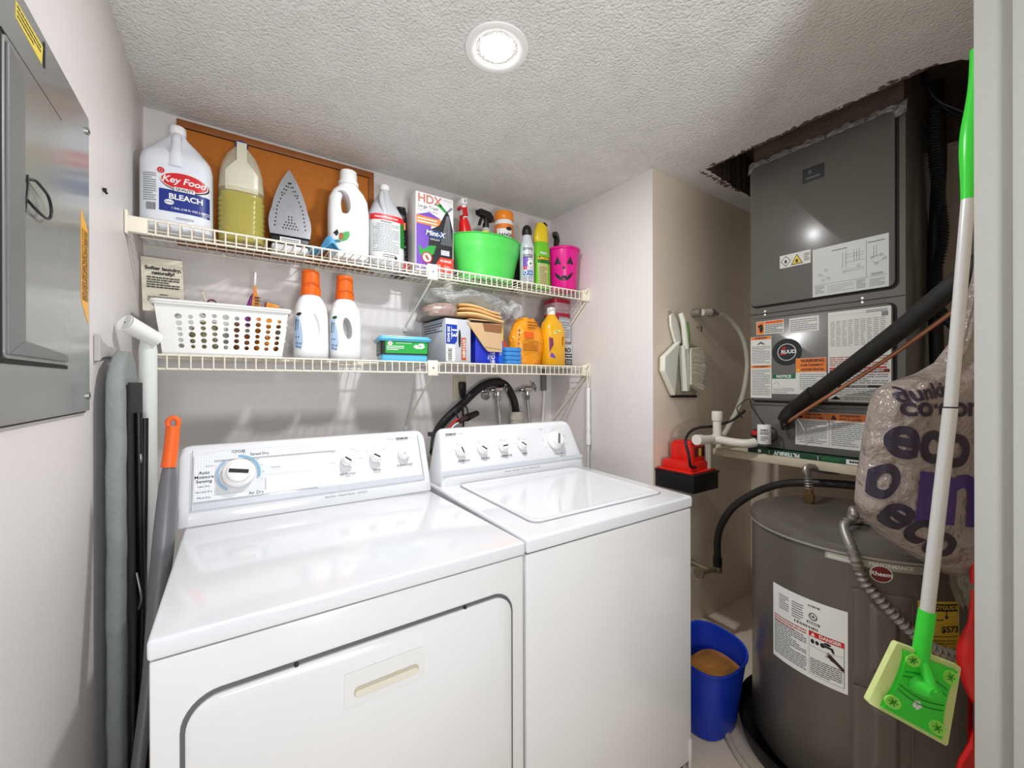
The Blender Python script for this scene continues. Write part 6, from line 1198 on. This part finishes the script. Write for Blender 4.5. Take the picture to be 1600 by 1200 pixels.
KB = [(3, 5, 1.2, .7), (5, 9, 2.1, .5), (9, 3, .4, .35), (13, 4, 2.4, .3), (17, 2, 1.9, .22)]
def bagpt(q, a, off=0):
    z = .80 + .84 * q; l, r = zl(z); w = (r - l) / 2; dp = .070 * min(1, (w / .15)) ** .8
    wr = sum(k * sin(n_ * a + ph + q * m_) for n_, m_, ph, k in KB) * (.020 + .060 * max(0, q - .4))
    c_, s_ = cos(a), sin(a); e = .8
    return O0 + RV * ((l + r) / 2 + (w + off) * math.copysign(abs(c_) ** e, c_) * (1 + wr * .3)) + FV * (1.045 + (dp + off) * math.copysign(abs(s_) ** e, s_) * (1 + wr * 3)) + Vector((0, 0, z))
MB().loft([[bagpt(i / 60, 2 * pi * j / 120) for j in range(120)] for i in range(61)], bagmat()).build('bag_film', t)
def BF(p):                # print frame on the side of the bag facing the room: lateral, height
    z = max(.81, min(1.6, p[1])); l, r = zl(z); w = (r - l) / 2; k = max(-.995, min(.995, (p[0] - (l + r) / 2) / w))
    a = -math.acos(math.copysign(abs(k) ** 1.25, k)); return bagpt((z - .80) / .84, a, .0015 + p[2])
DP = M('bag_dark_print', (44, 34, 52), .3, var=.2); VP = M('bag_violet_print', (66, 44, 110), .3, var=.2)
mb = MB()
def btext(s_, size, a, b, m, rot=.0, bold=.03, sx=1, al='CENTER'):
    ca, sa = cos(rot), sin(rot); F_ = lambda p: BF(((p[0] - a) * ca - (p[1] - b) * sa + a, (p[0] - a) * sa + (p[1] - b) * ca + b, p[2])); mb.text(s_, size, F_, m, a, b, .001, bold=bold, mx=.08, sx=sx, al=al)
btext('dunkin', .050, .995, 1.272, DP, rot=.16, sx=.9); btext('co·com', .064, 1.03, 1.236, DP, rot=.0, sx=.95); btext('eco', .150, .912, 1.168, DP, rot=-.16, al='LEFT', sx=.78); btext('m', .235, .955, 1.045, VP, rot=-.10, al='LEFT', bold=.03, sx=.85); btext('o', .17, .886, 1.075, DP, rot=-.3, al='LEFT', sx=.5); btext('eco', .120, .905, 1.0, DP, rot=-.62, al='LEFT')
mb.poly(BF, ellp(1.165, 1.080, .012, .012), REDP, .002)
mb.build('bag_print', t)
def inbag(nm, l0, z0, rl, h, m, seed):
    c = O0 + RV * l0 + FV * 1.05; crumple(nm, c.x, c.y, z0, rl, .045, h, m, None, None, seed, .25, parent=t)
inbag('green_contents', 1.145, .90, .055, .17, M('green_film', (70, 120, 80), .35, var=.35, vs=20, bump=.9, bs=25, bd=.02), 4)
inbag('pale_contents', 1.02, .90, .075, .20, M('grey_film', (170, 166, 160), .4, var=.25, vs=12, bump=.9, bs=20, bd=.02), 6)
cc = O0 + RV * 1.15 + FV * 1.02
tag(crumple('dark_rubbish_bag', cc.x, cc.y, .735, .050, .045, .14, M('brown_grey_film', (104, 96, 80), .3, var=.5, vs=18, bump=1, bs=18, bd=.02), None, None, 9, .3), 'dark crumpled little bag sagging below the plastic bag with eco lettering', 'bag')
# ------------------------------------------------------------------ mop
t = thing('flat_mop', (1.55, -1.86, .5), 'flat mop with white pole and bright green head hanging in front of the water heater', 'mop')
PS = M('mop_pole_silver', (206, 206, 204), .35, .15, var=.02)
pA = Vector((1.6065, -1.8945, 1.713)); pB = Vector((1.572, -1.872, 1.241)); pC = Vector((1.529, -1.843, .795)); pD = Vector((1.517, -1.835, .70))
MB().cyl(pA, pB, .0112, PS, n=24).cyl(pB, pC, .0122, PS, n=24).build('pole', t); MB().cyl(pB + Vector((0, 0, .0015)), pB - Vector((0, 0, .0015)), .0128, INK, n=24).build('pole_joint', t)
MB().tube([pA + Vector((-.0003, 0, -.02)), (1.6085, -1.896, 1.76), (1.612, -1.898, 1.83), (1.618, -1.902, 1.90), (1.622, -1.905, 1.97), (1.624, -1.906, 2.02)], lambda q: .0128 + .006 * sin(pi * min(1, q * 1.3)) ** 2, GREEN, n=24).build('grip', t)
mv = (pD - pC).normalized()
MB().tube([pC - mv * .004, pC + mv * .05, pD, pD + mv * .02], .0148, GREEN, n=22).build('socket', t)
c1, c2, c3, c4 = Vector((1.474, -1.807, .730)), Vector((1.590, -1.885, .677)), Vector((1.565, -1.868, .503)), Vector((1.420, -1.771, .600))
ctr = (c1 + c2 + c3 + c4) / 4; u = ((c2 - c1) + (c3 - c4)).normalized(); v = ((c1 - c4) + (c2 - c3)).normalized(); nn = u.cross(v).normalized()
if nn.dot(Vector((-1.2, -.3, .5))) < 0: nn = -nn
def bil(s, q, c=0): return c4.lerp(c3, s).lerp(c1.lerp(c2, s), q) + nn * c
PAD = M('pale_green_pad', (212, 226, 150), .8, var=.08, vs=50, bump=.5, bs=150)
mb = MB(); fr = [(a, b) for a, b in rrect(1.0, 1.0, .04, 4, .5, .5)]
mb.loft([[bil(a, b, c) for a, b in fr] for c in (-.012, -.004, .0)], PAD).build('cloth_pad', t)
hp_ = [(.13, .06), (.87, .06)] + [(.87 - .045 * sin(pi * k / 10), .06 + .88 * k / 10) for k in range(1, 10)] + [(.90, .94), (.10, .94)] + [(.13 + .045 * sin(pi * k / 10), .94 - .88 * k / 10) for k in range(1, 10)]
MB().loft([[bil(a, b, c) for a, b in hp_] for c in (.0, .007, .0085)], GREEN, smooth=False).build('head_plate', t)
mb = MB(); DG = M('dark_green_line', (20, 140, 40), .4)
for k in range(4): mb.tube([bil(.20 + .6 * s / 10, .40 + .10 * k * .7 + (.06 if k > 1 else 0) - (.06 * sin(pi * s / 10)) * (1 if k < 2 else -1), .0088) for s in range(11)], .0013, DG, n=6, sm=1)
mb.build('plate_grooves', t)
for a, b in ((.24, .86), (.80, .84), (.20, .20), (.78, .17)):
    mb = MB(); mb.loft([[bil(a + rr * cos(q), b + rr * .85 * sin(q), c) for q in [2 * pi * j / 24 for j in range(24)]] for rr, c in ((.105, .0083), (.10, .0105), (.085, .0095))], M('lime_pad', (150, 232, 90), .5))
    for g in range(3): mb.tube([bil(a + .06 * cos(g * pi / 3), b + .05 * sin(g * pi / 3), .0105), bil(a - .06 * cos(g * pi / 3), b - .05 * sin(g * pi / 3), .0105)], .001, DG, sm=1, n=4)
    mb.build('cloth_grip', t)
mb = MB()
for k in range(5): mb.poly(lambda p: bil(.48 + p[0], .30 + p[1], .0092), ellp(.035 * cos(k * 2 * pi / 5), .035 * sin(k * 2 * pi / 5) + .02, .026, .026, 14), PAPER, 0)
mb.build('flower_mark', t)
j0 = bil(.47, .60, .009); MB().secs([(0, 0, 0, .030, .022, 2.4), (.010, 0, 0, .024, .018, 2.4), (.028, 0, 0, .014, .012, 2)], GREEN, T=Matrix.Translation(j0) @ nn.to_track_quat('Z', 'Y').to_matrix().to_4x4()).tube([j0 + nn * .022, (j0 + nn * .022).lerp(pD, .5), pD], .011, GREEN, n=14).build('swivel_joint', t)
# red dustpan / broom beside
t = thing('red_dustpan', (1.76, -1.89, .35), 'long red upright dustpan half hidden by the door frame', 'dustpan')
def q3(px_, z, d=0): return Vector((1.745 + px_, -1.872 - px_ * .6 + d, z))
MB().prism([(.012, .86), (.020, .86), (.022, .72), (.040, .68), (.046, .60), (.043, .52), (.030, .48), (.012, .42), (-.012, .38), (-.035, .27), (-.005, .25), (.02, .40)][::-1], -.006, .006, RED, FR((1.742, -1.870, 0), (.83, -.56, 0), (0, 0, 1))).build('pan_blade', t, bevel=.003)
MB().tube([(1.757, -1.882, .92), (1.755, -1.881, .78), (1.750, -1.878, .70), (1.752, -1.877, .62), (1.768, -1.888, .52)], lambda q: .008 + .018 * max(0, sin(pi * (q - .45) / .6)) if q > .45 else .008, RED, n=16).build('handle', t)
tag(MB().box((1.755, -1.915, .45), (1.80, -1.875, .56), BLK, .008).build('black_clip'), 'small black ribbed clip behind the red dustpan', 'clip')
# ------------------------------------------------------------------ pieces of a part go one level deeper
SUB = {'door_handle': 'door', 'door_flange': 'door', 'ring_latch': 'door', 'nameplate': 'access_panel', 'flammable_label': 'access_panel', 'wiring_diagram': 'access_panel', 'caution_label': 'access_panel', 'rating_label': ('access_panel', 'tank_jacket'), 'data_label': 'access_panel', 'warning_strip': 'access_panel', 'round_logo': 'access_panel', 'notice_label': 'access_panel', 'fire_risk_label': 'lower_panel', 'panel_bulge': 'element_cover', 'brand_band': 'tank_jacket', 'oval_badge': 'tank_jacket', 'energy_label': 'tank_jacket', 'rim_bead': 'lid', 'top_cap': 'lid', 'top_sticker': 'lid', 'plate_grooves': 'head_plate', 'cloth_grip': 'head_plate', 'flower_mark': 'head_plate', 'handwheel': 'valve_body', 'wall_flange': 'valve_body', 'hose_collar': 'valve_body', 'vent_slots': 'motor_cover', 'motor_coil': 'motor_cover', 'control_graphics': 'console', 'timer_knob': 'console', 'selector_knob': 'console', 'start_button': 'console', 'timer_dial': 'console', 'lid_gap': 'top_panel', 'lid': 'top_panel', 'rating_plate': 'heel', 'cap_dimple': 'end_cap', 'neck_label': 'bottle_body', 'printed_label': ('jug_body', 'bottle_body', 'can_body', 'canister_body'), 'leaf_label': 'bottle_body', 'pumpkin_face': 'pail_body', 'printed_front': 'carton', 'carton_print': 'carton', 'sleeve_print': 'sleeve', 'jar_label': 'jar_body', 'bag_print': 'bag_film', 'fine_print': 'bag_body', 'side_print': 'bag_body', 'grip_insert': 'brush_handle', 'bristles': 'brush_handle', 'printed_edge': 'filter_frame', 'switch_print': 'switch_body', 'rolled_rim': 'basket_body', 'packet_print': 'packet_body', 'print_patch': None}
def kind_of(o): return o.name.split('.')[0]
for t in [o for o in ALLO if o.type == 'EMPTY']:
    kids = [o for o in ALLO if o.parent == t]
    for k in kids:
        w = SUB.get(kind_of(k))
        if kind_of(k) == 'warning_label' and t.name.startswith('air_handler'): w = 'access_panel'
        if kind_of(k) == 'lid' and not t.name.startswith('washing'): w = None
        if not w: continue
        w = (w,) if isinstance(w, str) else w; c = [q for q in kids if kind_of(q) in w and q.parent == t]
        if not c: continue
        if w == ('element_cover',): b = c[[q for q in kids if kind_of(q) == 'panel_bulge'].index(k)]
        elif 'access_panel' in w: b = c[0] if kind_of(k) in ('nameplate', 'flammable_label', 'wiring_diagram') else c[-1]
        else: b = c[0]
        k.parent = b
for o in ALLO:
    if '_base' in o: del o['_base']
bpy.context.view_layer.update()
